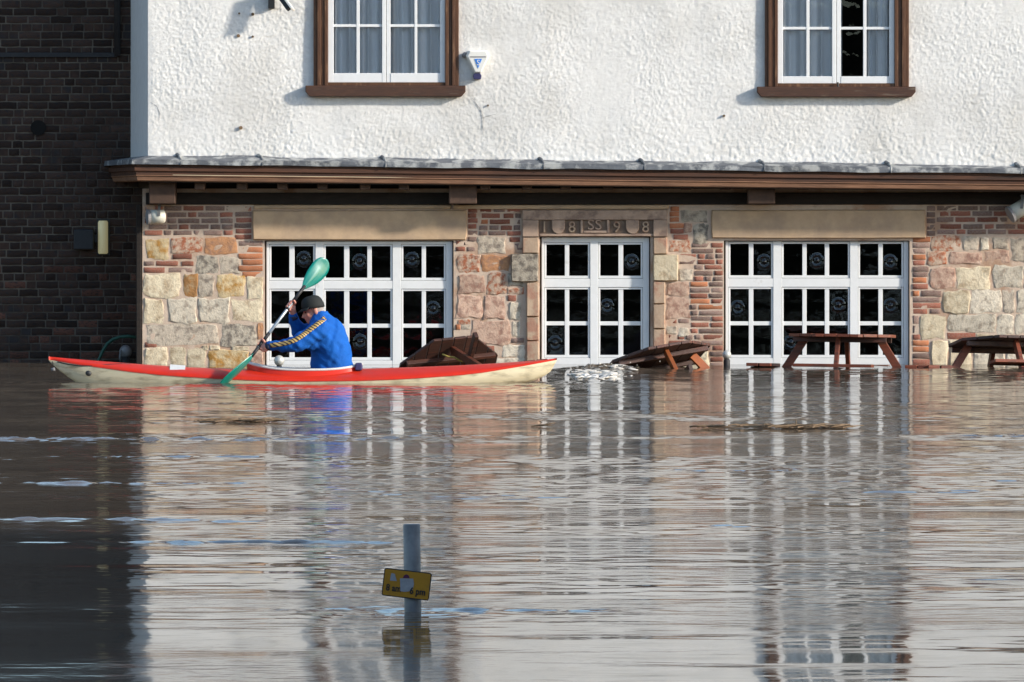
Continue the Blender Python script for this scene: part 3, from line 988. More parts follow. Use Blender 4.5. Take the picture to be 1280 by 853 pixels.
def lower_window(key, lights, rows, bulls):
    a, b, c, d = WIN[key]
    a += 2
    c -= 1.5
    b += 1
    y0, y1 = YF, YF + 0.07
    X = lambda p: wx(p, YF)
    Z = lambda p: wz(p, YF)
    fr = MB()
    low = 458.0
    # stiles and mullions
    edges = [a]
    for i in range(len(lights) - 1):
        edges += [lights[i][-1][1] + 3.2, lights[i + 1][0][0] - 3.2]
    edges.append(c)
    fr.box(X(a), X(lights[0][0][0] - 2.6), y0, y1, Z(low + 20), Z(b))
    for i in range(len(lights) - 1):
        fr.box(X(lights[i][-1][1] + 2.6), X(lights[i + 1][0][0] - 2.6), y0, y1, Z(low + 20), Z(b))
    fr.box(X(lights[-1][-1][1] + 2.6), X(c), y0, y1, Z(low + 20), Z(b))
    r1, r2, r3 = rows
    for L_ in lights:
        xa, xb = L_[0][0] - 2.6, L_[-1][1] + 2.6
        fr.box(X(xa), X(xb), y0 + 0.002, y1, Z(r1[0] - 2.6), Z(b + 0.0))
        fr.box(X(xa), X(xb), y0 + 0.002, y1, Z(r2[0] - 2.6), Z(r1[1] + 3.6))
        fr.box(X(xa), X(xb), y0 + 0.002, y1, Z(low + 20), Z(r3[1] + 3.8))
    win = fr.build('window', M['white_paint'], pub, bevel=0.004)
    # casement sashes, a hair back from the frame
    for L_ in lights:
        xa, xb = L_[0][0] - 2.2, L_[-1][1] + 2.2
        for (t, u_) in ((r1[0] - 2.2, r1[1] + 3.2), (r2[0] - 2.2, r3[1] + 3.4)):
            s = MB()
            pa, pb = L_[0][0], L_[-1][1]
            ti, ui = (r1[0], r1[1]) if t < r1[1] else (r2[0], r3[1])
            ya, yb = y0 + 0.010, y1 - 0.005
            s.box(X(xa), X(pa), ya, yb, Z(u_), Z(t))
            s.box(X(pb), X(xb), ya, yb, Z(u_), Z(t))
            s.box(X(pa), X(pb), ya + 0.001, yb, Z(ti), Z(t))
            s.box(X(pa), X(pb), ya + 0.001, yb, Z(u_), Z(ui))
            s.build('sash', M['white_paint'], win, bevel=0.003)
            # glazing bars
            for i in range(len(L_) - 1):
                MB().box(X(L_[i][1]), X(L_[i + 1][0]), ya + 0.008, yb - 0.004, Z(ui), Z(ti)).build('glazing_bar', M['white_paint'], win, bevel=0.003)
            if t > r1[1]:
                for (p0, p1) in L_:
                    MB().box(X(p0), X(p1), ya + 0.011, yb - 0.005, Z(r3[0]), Z(r2[1])).build('glazing_bar', M['white_paint'], win, bevel=0.003)
    cols = [p for L_ in lights for p in L_]
    for ri, rw in enumerate(rows):
        for ci, (p0, p1) in enumerate(cols):
            w, h = X(p1) - X(p0), Z(rw[0]) - Z(rw[1])
            me = pane_mesh(w + 0.004, h + 0.004, (ri, ci) in bulls, hash((key, ri, ci)) % 10 ** 6 if False else (ord(key) * 100 + ri * 10 + ci))
            o = link('pane', me, M['crown'] if (ri, ci) in bulls else M['glass'], win)
            q = W((p0 + p1) / 2, (rw[0] + rw[1]) / 2, YF)
            o.location = (q.x, YF + 0.045, q.z)
    return win


lower_window('A', [[(339, 361.5), (368, 391.5)], [(407, 430), (436.5, 459), (464.5, 488)], [(504, 527), (532.3, 555)]], [(308, 347.5), (364, 405), (410, 447)],
             {(0, 1), (0, 3), (0, 5), (1, 6), (2, 3)})
lower_window('B', [[(683, 706), (711.5, 735)], [(750.3, 773), (779, 801)]], [(306, 345), (362, 402), (407, 444)], {(0, 3), (1, 2), (2, 0)})
lower_window('C', [[(913, 936), (941.7, 964)], [(979.5, 1003), (1008.3, 1031), (1036.5, 1060)], [(1075, 1098), (1103.5, 1127)]], [(305, 344.5), (361.5, 402), (407, 444)],
             {(0, 1), (0, 3), (0, 6), (1, 0), (1, 4), (1, 6), (2, 2)})

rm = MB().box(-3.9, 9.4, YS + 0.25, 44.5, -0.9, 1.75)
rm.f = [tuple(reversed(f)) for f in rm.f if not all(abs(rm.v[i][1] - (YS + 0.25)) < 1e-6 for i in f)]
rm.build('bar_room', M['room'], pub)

# ------------------------------------------------------------------ jetty: lead flashing, fascia, moulding, joists


def sag(x):
    return -(x - wx(165, 39.4)) / (wx(1280, 39.4) - wx(165, 39.4)) * 12 / 116.7


def eave_sweep(name, prof, mat, parent, smooth=False, wob=0.0, seed=1):
    """profile points (out from the upper wall, photo row at the left end); swept along the front and back round the canted corner"""
    r = np.random.default_rng(seed)
    st = [('b', 0)] + [('f', 0)] + [('m', x) for x in np.arange(-3.4, 9.5, 0.45)]
    rings = []
    for kind, x in st:
        ring = []
        for o_, py in prof:
            z = wz(py, 39.45)
            if kind == 'b':
                ring.append((wx(163, 41.42) - o_ * 1.45, 41.42, z - 0.01))
            elif kind == 'f':
                ring.append((wx(185, YU) - o_ * 0.8, YU - o_, z))
            else:
                ring.append((x, YU - o_ + r.normal(0, wob), z + sag(x) + r.normal(0, wob)))
        rings.append(ring)
    m = MB()
    m.loft(rings, closed=True, caps=True)
    return m.build(name, mat, parent, smooth)


lead = eave_sweep('lead_flashing', [(-0.05, 192.5), (0.02, 195.5), (0.20, 199.4), (0.205, 205.4), (0.175, 205.6), (0.165, 201), (-0.05, 198)], M['lead'], pub, wob=0.006, seed=4)
for px in (224, 326, 480, 677, 803, 953, 1111, 1273):
    x = wx(px, 39.5)
    r_ = MB().tube([(x - 0.03, YU + 0.02, wz(192.5, 39.5) + sag(x)), (x, YU - 0.05, wz(194.5, 39.5) + sag(x)), (x + 0.02, YU - 0.19, wz(198.8, 39.5) + sag(x)), (x + 0.02, YU - 0.215, wz(206, 39.5) + sag(x))],
                   [0.022, 0.018, 0.010, 0.007], 8)
    r_.build('lead_roll', M['lead'], lead, True)
fas = eave_sweep('fascia', [(0.0, 202), (0.155, 202), (0.155, 208), (0.17, 209), (0.17, 213.5), (0.150, 214.5), (0.150, 218.2), (0.0, 218.2)], M['fascia'], pub, seed=5)
eave_sweep('moulding', [(0.0, 218.6), (0.148, 218.6), (0.152, 219.6), (0.14, 221), (0.135, 225.4), (0.12, 226.6), (0.0, 226.6)], M['moulding'], fas, seed=6)

s0, s1 = wz(227, 39.6), wz(240, 39.6)
# soffit, wall plate, joists
def slab(name, x0, x1, y0, y1, pt, pb, mat, parent):
    m = MB()
    m.loft([[(x, y0, wz(pt, 39.6) + sag(x)), (x, y0, wz(pb, 39.6) + sag(x)), (x, y1, wz(pb, 39.6) + sag(x)), (x, y1, wz(pt, 39.6) + sag(x))] for x in (x0, x1)])
    return m.build(name, mat, parent)


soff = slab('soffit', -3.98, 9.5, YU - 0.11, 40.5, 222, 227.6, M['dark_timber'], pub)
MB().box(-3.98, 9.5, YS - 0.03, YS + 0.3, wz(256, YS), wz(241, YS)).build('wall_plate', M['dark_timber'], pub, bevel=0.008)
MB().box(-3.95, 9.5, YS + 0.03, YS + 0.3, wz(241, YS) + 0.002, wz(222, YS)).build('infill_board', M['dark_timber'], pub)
px = 250
while px < 1640:
    if not (545 < px < 605 or 922 < px < 980):
        x = wx(px, 39.7)
        z0 = wz(241, YS)
        MB().box(x - 0.055, x + 0.055, YU - 0.02, YS + 0.02, z0 + 0.03, wz(226, 39.6) + sag(x)).build('joist', M['joist'], soff, bevel=0.01)
    px += 50.5 + random.uniform(-3, 3)
for a, c in ((186, 219), (561, 596), (935, 969)):
    x0, x1 = wx(a, 39.6), wx(c, 39.6)
    MB().box(x0, x1, YU + 0.02, YS + 0.02, wz(255, 39.6), wz(227, 39.6) + sag(x0) + 0.01).build('beam_end', M['joist'], soff, bevel=0.012)
MB().box(wx(170, YS), wx(177, YS), YS - 0.005, YS + 0.2, -0.9, wz(256, YS)).build('corner_post', M['dark_timber'], pub, bevel=0.01)

# ------------------------------------------------------------------ upper wall
UH = [(wx(409, YU), wx(557, YU), wz(104, YU), wz(-96, YU)), (wx(971, YU), wx(1118.5, YU), wz(105, YU), wz(-95, YU))]
XU = wx(185, YU)
ZU0 = wz(200, YU)


def cast_disp(X, Z):
    h = (0.0023 * vnoise(X, Z, 21, 0.013) + 0.0016 * vnoise(X, Z, 22, 0.030)) * (1 + 0.7 * vnoise(X, Z, 26, 0.5)) + 0.004 * vnoise(X, Z, 23, 0.33) + 0.010 * vnoise(X, Z, 24, 1.1)
    h -= 0.007 * np.clip(vnoise(X, Z, 27, 0.024) - 0.5, 0, 1)
    low = np.clip((ZU0 + 0.45 - Z) / 0.45, 0, 1)
    h += low * 0.004 * vnoise(X, Z, 25, 0.03)
    h *= np.clip((X - XU) / 0.05, 0, 1)
    return h - 0.10 * 0


upper_wall = wall_sheet('upper_wall', XU, 9.5, ZU0 - 0.12, 5.6, YU, UH, 0.010, cast_disp, M['roughcast'], pub, hi_z=4.2)
side = MB()
i = side.verts([(XU, YU, ZU0 - 0.12), (XU, YU, 5.6), (wx(163, 41.42), 41.42, 5.6), (wx(163, 41.42), 41.42, ZU0 - 0.12)])
side.f.append((i, i + 1, i + 2, i + 3))
side.build('side_wall', M['render_side'], pub)
# small rust-stained fixing holes in the roughcast
for (px, py, r_) in ((298, 45, 2.2), (316, 46, 1.4), (316, 18, 2.0), (299, 17, 1.3), (301, 160, 2.4), (905, 145, 1.6), (610, 132, 1.2)):
    p = W(px, py, YU)
    MB().tube([(p.x, YU + 0.02, p.z), (p.x, YU - 0.02, p.z)], r_ / 116, 8).build('fixing_hole', M['debris'], upper_wall)


# hairline cracks in the roughcast
for pts_c in (((590, 122), (596, 131), (602, 139), (604, 148), (603.5, 158), (605, 168)), ((604, 147), (611, 145), (621, 142.5)), ((188, 128), (196, 133), (200, 142), (199, 150))):
    MB().tube([W(a, b, YU - 0.004) for a, b in pts_c], [0.001] + [0.0025] * (len(pts_c) - 2) + [0.001], 5).build('crack', M['grey_plastic'], upper_wall)


def upper_window(panes_x, wl, wr, cl, cr, sl, sr, bar, pb, wb, sill_t, sill_b, curtains):
    X = lambda p: wx(p, YU)
    Z = lambda p: wz(p, YU)
    top = -90
    # moulded brown casing
    cas = MB()
    for (a, b, rev) in ((cl, wl, False), (wr, cr, True)):
        w = (b - a) / 4
        steps = [0.040, 0.056, 0.034, 0.046]
        if rev:
            steps = steps[::-1]
        for k in range(4):
            cas.box(X(a + k * w) + (0.0005 if k else 0), X(a + (k + 1) * w), YU - steps[k], YU + 0.06, Z(sill_t), Z(top - 16))
    cas.box(X(wl), X(wr), YU - 0.05, YU + 0.06, Z(top - 6), Z(top - 16))
    cas.box(X(wl), X(wr), YU - 0.024, YU + 0.06, Z(sill_t), Z(wb))
    win = cas.build('window', M['casing'], pub, bevel=0.005)
    m = MB()
    m.prism([(X(sl + 5), Z(sill_b)), (X(sr - 5), Z(sill_b)), (X(sr), Z(sill_b - 6)), (X(sr), Z(sill_t)), (X(sl), Z(sill_t)), (X(sl), Z(sill_b - 6))], YU - 0.095, YU + 0.04)
    m.build('sill', M['sill'], win, bevel=0.008)
    # white sash frame
    y0, y1 = YU - 0.012, YU + 0.05
    f = MB()
    mid = (panes_x[1][1] + panes_x[2][0]) / 2
    f.box(X(wl), X(panes_x[0][0]), y0, y1, Z(wb), Z(top - 6))
    f.box(X(panes_x[3][1]), X(wr), y0, y1, Z(wb), Z(top - 6))
    f.box(X(panes_x[1][1]), X(mid - 0.3), y0, y1, Z(wb), Z(top - 6))
    f.box(X(mid + 0.3), X(panes_x[2][0]), y0 + 0.006, y1, Z(wb), Z(top - 6))
    for (a, b) in ((panes_x[0][0], panes_x[1][1]), (panes_x[2][0], panes_x[3][1])):
        f.box(X(a), X(b), y0 + 0.002, y1, Z(wb), Z(pb))
        f.box(X(a), X(b), y0 + 0.002, y1, Z(top), Z(top - 6))
    f.build('sash', M['white_paint'], win, bevel=0.004)
    rh = pb - bar[1]
    rws = [(bar[1], pb), (bar[0] - rh, bar[0]), (top, bar[0] - rh - 3)]
    for (a, b) in ((0, 1), (2, 3)):
        MB().box(X(panes_x[a][1]), X(panes_x[b][0]), y0 + 0.012, y1 - 0.01, Z(pb), Z(top)).build('glazing_bar', M['white_paint'], win, bevel=0.003)
    for (p0, p1) in panes_x:
        for (t0, t1) in (bar, (bar[0] - rh - 3, bar[0] - rh)):
            MB().box(X(p0), X(p1), y0 + 0.015, y1 - 0.012, Z(t1), Z(t0)).build('glazing_bar', M['white_paint'], win, bevel=0.003)
        for (t0, t1) in rws:
            me = pane_mesh(X(p1) - X(p0), Z(t0) - Z(t1), False, int(p0 * 10 + t0))
            o = link('pane', me, M['glass'], win)
            q = W((p0 + p1) / 2, (t0 + t1) / 2, YU)
            o.location = (q.x, YU + 0.022, q.z)
    for (a, b, lean) in curtains:
        xs_ = np.linspace(X(a), X(b), 60)
        zs_ = np.linspace(Z(pb + 6), Z(top - 4), 8)
        A, B = np.meshgrid(xs_, zs_, indexing='ij')
        t = (A - A.min()) / (A.max() - A.min())
        hgt = (B - B.min()) / (B.max() - B.min())
        A2 = A + lean * (1 - hgt) * 0.05
        Yc = YU + 0.085 + 0.042 * np.sin(t * 26 + 1.2 * np.sin(t * 7 + a)) + 0.012 * np.sin(t * 61 + a) + 0.02 * hgt * np.sin(t * 11)
        link('curtain', grid_mesh('curtain', A2, Yc, B), M['curtain'], win)
    return win


upper_window([(417, 445.5), (449.5, 477.5), (488, 518), (521.5, 550)], 410, 556.5, 392, 573.5, 382, 582, (30.5, 34), 91.6, 103.3, 107.3, 121, [(408, 482, 0), (484, 560, 0.3)])
upper_window([(978.7, 1007.8), (1011.8, 1040), (1051, 1079), (1083, 1111.5)], 972, 1118, 956, 1136, 946, 1144, (33.8, 37.2), 95.6, 104.5, 108.7, 121.5, [(968, 1053, 0), (1080, 1122, -0.2)])
# window stay on the right-hand sill
p = W(1047, 107, YU)
MB().tube([(p.x, YU - 0.05, p.z + 0.03), (p.x, YU - 0.06, p.z), (p.x + 0.005, YU - 0.06, p.z - 0.02)], [0.012, 0.010, 0.016], 8).build('window_stay', M['iron'], pub)

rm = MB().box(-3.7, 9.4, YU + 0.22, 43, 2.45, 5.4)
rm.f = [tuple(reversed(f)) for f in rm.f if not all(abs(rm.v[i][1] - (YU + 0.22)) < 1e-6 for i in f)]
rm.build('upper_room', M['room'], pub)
rf = MB()
rf.loft([[(x, 39.15, 5.45), (x, 39.15, 5.55), (x, 43.6, 7.75), (x, 43.6, 7.65)] for x in (-4.5, 9.6)])
rf.build('roof', M['roof'], pub)

# ------------------------------------------------------------------ the dark brick building on the left
YB = 41.4
bb = empty('brick_building', (0, 0, 0))
tag(bb, 'shaded sooty dark brick building beside the white roughcast one', 'building')
XB0, XB1 = -11.0, wx(182, YB)
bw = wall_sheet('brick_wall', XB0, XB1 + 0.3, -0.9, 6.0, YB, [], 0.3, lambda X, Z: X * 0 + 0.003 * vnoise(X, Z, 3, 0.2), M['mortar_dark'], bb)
# bond: courses alternate stretchers and headers
course = 9.75
rows_b = []
yc = 458.0
k = 0
rb = random.Random(21)
rest = MB()
count = 0
soots = ['brick_soot', 'brick_soot', 'brick_soot', 'brick_soot_red']
near = []
rest_cells = []
while yc > -228:
    x = 181 - rb.uniform(0, 10)
    hdr = (k % 4 == 3)
    while x > -900:
        w = (rb.uniform(12, 14) if (hdr or rb.random() < 0.18) else rb.uniform(24, 28)) + (0.0)
        rect = (x - w + 1.5, yc - course + 1.5, x, yc)
        if abs(yc - 70) < 6:
            pass
        if x > -4 and yc > -2 and x < 176:
            near.append(rect)
        else:
            rest_cells.append(rect)
        x -= w
    yc -= course
    k += 1
near.sort(key=lambda r: -((r[2] - r[0]) * (1 if r[2] > 8 else 0.5)))
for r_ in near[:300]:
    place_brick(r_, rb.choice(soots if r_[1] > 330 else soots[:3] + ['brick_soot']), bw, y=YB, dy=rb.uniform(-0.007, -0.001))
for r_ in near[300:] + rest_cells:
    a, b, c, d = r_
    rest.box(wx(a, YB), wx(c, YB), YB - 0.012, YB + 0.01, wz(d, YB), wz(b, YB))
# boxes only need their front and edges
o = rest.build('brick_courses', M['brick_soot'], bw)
tag(o, kind='stuff')
MB().box(XB0, wx(146, YB), YB - 0.045, YB + 0.02, wz(72, YB), wz(66, YB)).build('string_course', M['iron'], bb, bevel=0.006)
MB().tube([(wx(147, YB), YB - 0.05, wz(70, YB)), (wx(147, YB), YB - 0.05, 5.8)], 0.035, 10).build('downpipe', M['iron'], bb, True)
p = W(48, 160, YB)
v_ = MB().tube([(p.x, YB - 0.030, p.z), (p.x, YB + 0.02, p.z)], 0.085, 20)
vent = v_.build('vent_shade_disc', M['room'], bb, False)  # near-black disc: the shade of the open vent hole put into its colour
bpy.context.view_layer.update()

# ------------------------------------------------------------------ fittings on the walls
def thing(name, label, cat, loc, group=None):
    o = empty(name, loc)
    tag(o, label, cat, group)
    return o


# wall lamp on the brick wall
t = thing('wall_lamp', 'pale yellow upright bulkhead lamp with black box on dark brick wall', 'lamp', (0, 0, 0))
MB().box(wx(93, YB), wx(118, YB), YB - 0.16, YB, wz(312, YB), wz(287, YB)).build('housing', M['black'], t, bevel=0.01)
MB().box(wx(118, YB) + 0.001, wx(123, YB), YB - 0.06, YB - 0.02, wz(303, YB), wz(294, YB)).build('arm', M['black'], t)
m = MB()
x0, x1 = wx(123, YB), wx(135.5, YB)
rings = []
for z in (wz(317.5, YB), wz(316, YB), wz(278, YB), wz(276, YB)):
    k_ = 0.8 if z in (wz(317.5, YB), wz(276, YB)) else 1.0
    ring = []
    for a in np.linspace(0, 2 * math.pi, 16, endpoint=False):
        ring.append(((x0 + x1) / 2 + (x1 - x0) / 2 * k_ * math.cos(a), YB - 0.08 + 0.06 * k_ * math.sin(a), z))
    rings.append(ring)
m.loft(rings).build('diffuser', M['diffuser'], t, True)
MB().box(wx(121, YB), wx(137.5, YB), YB - 0.02, YB, wz(319.5, YB), wz(274, YB)).build('back_plate', M['black'], t)

# hose and hydrant-like fitting at the foot of the brick wall
pts = []
for (px, py) in ((118, 462), (124, 449), (129, 438), (134, 430), (141, 424.5), (150, 421.5), (160, 420.5), (171, 422)):
    pts.append(W(px, py, YB - 0.25))
o = MB().tube(pts, 0.018, 8).build('green_hose', M['hose'], None, True)
tag(o, 'green hose arching out of the water at the foot of the dark brick wall', 'hose')
t = thing('standpipe', 'small grey standpipe by the corner behind the kayak bow', 'standpipe', (0, 0, 0))
p = W(157, 470, YB - 0.2)
MB().tube([p, W(157, 445, YB - 0.2)], 0.05, 12).build('pipe', M['iron'], t, True)
MB().ellipsoid(W(157, 440, YB - 0.2), (0.07, 0, 0), (0, 0.07, 0), (0, 0, 0.075)).build('cap', M['grey_plastic'], t, True)
MB().tube([W(151, 438, YB - 0.29), W(150, 447, YB - 0.30), W(151, 453, YB - 0.30)], [0.012, 0.014, 0.010], 8).build('spout', M['galv'], t, True)


def floodlight(label, px, py, y, ang, length, rad):
    """cylindrical lamp: axis in the facade plane, ang from horizontal, mouth at the lower left"""
    t = thing('floodlight', label, 'floodlight', (0, 0, 0), 'cylindrical floodlights under the jetty')
    c = W(px, py, y)
    d = Vector((-math.cos(ang), -0.25, -math.sin(ang))).normalized()
    a, b = c - d * length / 2, c + d * length / 2
    MB().tube([a, a + d * 0.012, b], [rad * 0.85, rad, rad], 20).build('body', M['offwhite'], t, True)
    MB().tube([b, b + d * 0.03, b + d * 0.035], [rad * 1.08, rad * 1.12, rad * 0.9], 20).build('front_ring', M['grey_plastic'], t, False)
    MB().tube([a - d * 0.012, a], [rad * 0.5, rad * 0.8], 16).build('end_cap', M['brick_red'], t, False)
    up = c + Vector((0.02, -rad * 1.05, rad * 0.1))
    MB().beam(up, up + Vector((0.01, 0.0, 0.15)), 0.03, 0.012, up=(0, 1, 0)).build('bracket', M['galv'], t)
    MB().beam(up + Vector((0.01, 0, 0.14)), up + Vector((0.01, rad + 0.16, 0.14)), 0.03, 0.012).build('bracket_arm', M['galv'], t)
    return t


floodlight('cream cylindrical floodlight under the left end of the jetty, by the corner post', 196.5, 271, 39.85, R(2), 0.165, 0.075)
floodlight('cream cylindrical floodlight under the jetty at the far right edge, tilted down', 1274, 262, 39.85, R(30), 0.19, 0.085)

# alarm box
YA = YU - 0.012
t = thing('alarm_box', 'white triangular burglar alarm box with blue triangle right of the upper window', 'alarm box', (0, 0, 0))
al = [(583.5, 64), (610, 64), (613, 70), (600.5, 91.5), (592, 91.5), (580, 72)]
al = [(585.5, 63.5), (608.5, 63.5), (611.5, 70.5), (601, 92), (593, 92), (582, 70.5)]
m = MB()
cen = (596.5, 75)
front = [(cen[0] + (a - cen[0]) * 0.86 + 0.8, cen[1] + (b - cen[1]) * 0.9) for a, b in al]
rings = [[(wx(a, YA), YA + 0.02, wz(b, YA)) for a, b in reversed(al)], [(wx(a, YA), YA - 0.07, wz(b, YA)) for a, b in reversed(al)], [(wx(a, YA), YA - 0.095, wz(b, YA)) for a, b in reversed(front)]]
m.loft(rings).build('cover', M['white_plastic'], t, bevel=0.006)
m = MB()
m.prism([(wx(592.5, YA), wz(99.5, YA)), (wx(601, YA), wz(99.5, YA)), (wx(602, YA), wz(95, YA)), (wx(600.5, YA), wz(92.3, YA)), (wx(593, YA), wz(92.3, YA)), (wx(591, YA), wz(95, YA))], YA - 0.09, YA + 0.01)
m.build('strobe', M['navy'], t, bevel=0.006)
MB().box(wx(587.5, YA), wx(607.5, YA), YA - 0.098, YA - 0.094, wz(72.2, YA), wz(70.8, YA)).build('name_strip', M['grey_plastic'], t)
MB().prism([(wx(597.6, YA), wz(86, YA)), (wx(602.5, YA), wz(74, YA)), (wx(593.2, YA), wz(74, YA))], YA - 0.099, YA - 0.094).build('logo_triangle', M['logo_blue'], t)
p = W(598, 79, YA)
put_text('logo_figure', 'S', 0.085, 0.001, (p.x, YA - 0.1005, p.z), M['white_plastic'], t)
o = MB().tube([(wx(582.5, YA), YA - 0.03, wz(70, YA)), (wx(579, YA), YA - 0.02, wz(68, YA))], 0.03, 8).build('tamper_knob', M['grey_plastic'], t, True)

# security camera at the top edge of the picture
t = thing('security_camera', 'slanting white security camera on black bracket at the top edge of the white wall', 'security camera', (0, 0, 0))
MB().box(wx(335.5, YU), wx(343.5, YU), YU - 0.06, YU + 0.02, wz(11, YU), wz(-14, YU)).build('wall_bracket', M['black'], t, bevel=0.004)
c0, c1 = W(343, -13, YU - 0.14), W(361, 12, YU - 0.26)
d = (c1 - c0).normalized()
up = Vector((0.55, 0, 0.55)) - d * Vector((0.55, 0, 0.55)).dot(d)
up.normalize()
sd = d.cross(up)
MB().obox((c0 + c1) / 2, d * (c1 - c0).length / 2, sd * 0.035, up * 0.022).build('body', M['black'], t, bevel=0.005)
MB().obox((c0 + c1) / 2 + up * 0.035 + d * 0.01, d * ((c1 - c0).length / 2 + 0.02), sd * 0.05, up * 0.012).build('sun_shield', M['white_plastic'], t, bevel=0.004)
MB().beam(W(340, -8, YU - 0.05), c0 + d * 0.03, 0.02, 0.02).build('arm', M['black'], t)

# ------------------------------------------------------------------ bollards with steel ball tops
for (px, py, r_, lab) in ((908.5, 443.5, 5.6, 'dark bollard with silver ball top beside the tilted round table'),
                          (349, 451, 6.6, 'dark bollard with silver ball top just behind the kayak cockpit')):
    yb = 38.7 if px > 500 else 38.9
    t = thing('ball_bollard', lab, 'bollard', (0, 0, 0), 'ball-topped bollards along the quay')
    c = W(px, py, yb)
    r_ = r_ * (yb - CY) / F
    MB().tube([(c.x, yb, -0.5), (c.x, yb, c.z - r_ * 1.3), (c.x, yb, c.z - r_ * 0.9)], [0.035, 0.035, 0.025], 14).build('post', M['iron'], t, True)
    MB().ellipsoid(c, (r_, 0, 0), (0, r_, 0), (0, 0, r_), 20, 14).build('ball', M['chrome'], t, True)

# ------------------------------------------------------------------ round picnic tables adrift on the quay
RT = 0.60           # radius of the octagonal top
TH = 0.77           # height of the top


def oct_half(x):
    """half depth of the octagon at offset x"""
    c = RT * math.cos(R(22.5))
    s = RT * math.sin(R(22.5))
    ax = abs(x)
    return c if ax <= s else c - (ax - s)


def picnic_table(label, loc, rot, leg_mat, top_mat, seat_mat='wood_red', seats=(0, 1, 2, 3)):
    t = thing('picnic_table', label, 'picnic table', loc, 'round picnic tables half under water')
    t.rotation_euler = rot
    n = 8
    wpl = 2 * RT * math.cos(R(22.5)) / n
    x0 = -RT * math.cos(R(22.5))
    tr = random.Random(int(loc[0] * 1000))
    for k in range(n):
        a, b = x0 + k * wpl + 0.004, x0 + (k + 1) * wpl - 0.004
        s = RT * math.sin(R(22.5))
        xsq = sorted({a, b} | {v for v in (-s, s) if a < v < b})
        lo = [(x, -oct_half(x)) for x in xsq]
        hi = [(x, oct_half(x)) for x in reversed(xsq)]
        pts = lo + hi
        m = MB()
        dz = tr.uniform(-0.002, 0.002)
        m.loft([[(x, y, TH - 0.032 + dz) for x, y in pts], [(x, y, TH + dz) for x, y in pts]])
        m.build('plank', M[top_mat], t, bevel=0.004)
    for (y_, ) in ((-0.27,), (0.27,)):
        MB().box(-0.5, 0.5, y_ - 0.022, y_ + 0.022, TH - 0.085, TH - 0.033).build('batten', M['wood_dark'], t, bevel=0.004)
    for k in range(4):
        a = k * math.pi / 2
        d = Vector((math.cos(a), math.sin(a), 0))
        sd = Vector((-d.y, d.x, 0))
        MB().beam(d * 0.40 + Vector((0, 0, TH - 0.045)), d * 0.86 + Vector((0, 0, 0.0)), 0.045, 0.085).build('leg', M[leg_mat], t, bevel=0.005)
        MB().beam(d * 0.06 + Vector((0, 0, 0.375)) + sd * 0.045, d * 0.98 + Vector((0, 0, 0.375)) + sd * 0.045, 0.045, 0.075).build('seat_bearer', M['wood_dark'], t, bevel=0.005)
        for q in ((0.78, 0.92) if k in seats else ()):
            MB().beam(d * q - sd * 0.42 + Vector((0, 0, 0.432)), d * q + sd * 0.42 + Vector((0, 0, 0.432)), 0.125, 0.034).build('seat_plank', M[seat_mat], t, bevel=0.005)
    return t


def base_for(px, py, y):
    p = W(px, py, y)
    return p


# upright, top nearly level
p = W(1052, 418, 38.75)
picnic_table('red-brown round picnic table standing level in the water before the right-hand window', (p.x, 38.75, p.z - TH), (R(-1.5), R(0.6), R(-9)), 'wood_red', 'wood_red')
# far right, near edge lifted
p = W(1255, 428, 38.75)
t4 = picnic_table('dark round picnic table cut off by the right edge of the picture', (0, 0, 0), (R(-9), R(1.5), R(14)), 'wood_red', 'wood_dark')
t4.location = p - t4.rotation_euler.to_matrix() @ Vector((0, 0, TH))
# tilted with its left side awash
p = W(820, 447, 38.5)
t2 = picnic_table('round picnic table tilted down to the left, its left edge under the splash', (0, 0, 0.001), (R(-17), R(-9), R(16)), 'wood_orange', 'wood_dark', 'wood_dark', (1,))
t2.location = p - t2.rotation_euler.to_matrix() @ Vector((0, 0, TH))
# on its side behind the kayak stern
p = W(556, 467, 38.45)
t1 = picnic_table('dark picnic table tipped on its side behind the stern of the kayak', (0, 0, 0.002), (R(-46), R(-5), R(20)), 'wood_red', 'wood_dark', 'wood_dark', (0, 1))
t1.location = p - t1.rotation_euler.to_matrix() @ Vector((0, 0, TH))
o = MB().tube([W(553, 443, 37.95), W(560, 446, 37.93), W(568, 447, 37.93), W(575, 451, 37.93), W(583, 453, 37.93), W(590, 457, 37.95)], 0.010, 6).build('yellow_rope', M['rope'], None, True)
tag(o, 'short yellow rope hanging across the tipped table', 'rope')

# ------------------------------------------------------------------ kayak
YK = 32.2
SK = F / (YK - CY)


def K(px, py, dy=0.0):
    return Vector(((px - 640) / SK, YK + dy, CH + (HZ - py) / SK))


def interp(tab, x):
    return float(np.interp(x, [a for a, _ in tab], [b for _, b in tab]))


SEAM = [(61, 449.5), (90, 454.5), (127, 459.5), (165, 464.5), (210, 469), (276, 473), (330, 475.2), (380, 476), (452, 475.2), (500, 473.5), (540, 471), (575, 468.5), (606, 465), (650, 458), (696, 449.8)]
RIDGE = [(61, 446), (100, 449.6), (150, 453.5), (181, 455.8), (242, 459.6), (311, 461.2), (380, 462), (452, 461), (513, 459.2), (570, 457), (619, 454.4), (660, 451.5), (696, 448.8)]
KEEL = [(61, 451), (66, 456), (75, 464), (88, 473.5), (100, 481.5), (116, 488), (150, 493), (250, 497), (400, 498), (540, 495), (600, 490), (640, 483.5), (665, 477), (680, 470.5), (688, 465), (692, 458), (696, 450.6)]
kt = thing('kayak', 'long red and cream sea kayak with paddler aboard', 'kayak', (0, 0, 0))
stn = np.concatenate([np.linspace(61, 110, 14), np.linspace(116, 640, 44), np.linspace(646, 696, 14)])
hull, deck = [], []
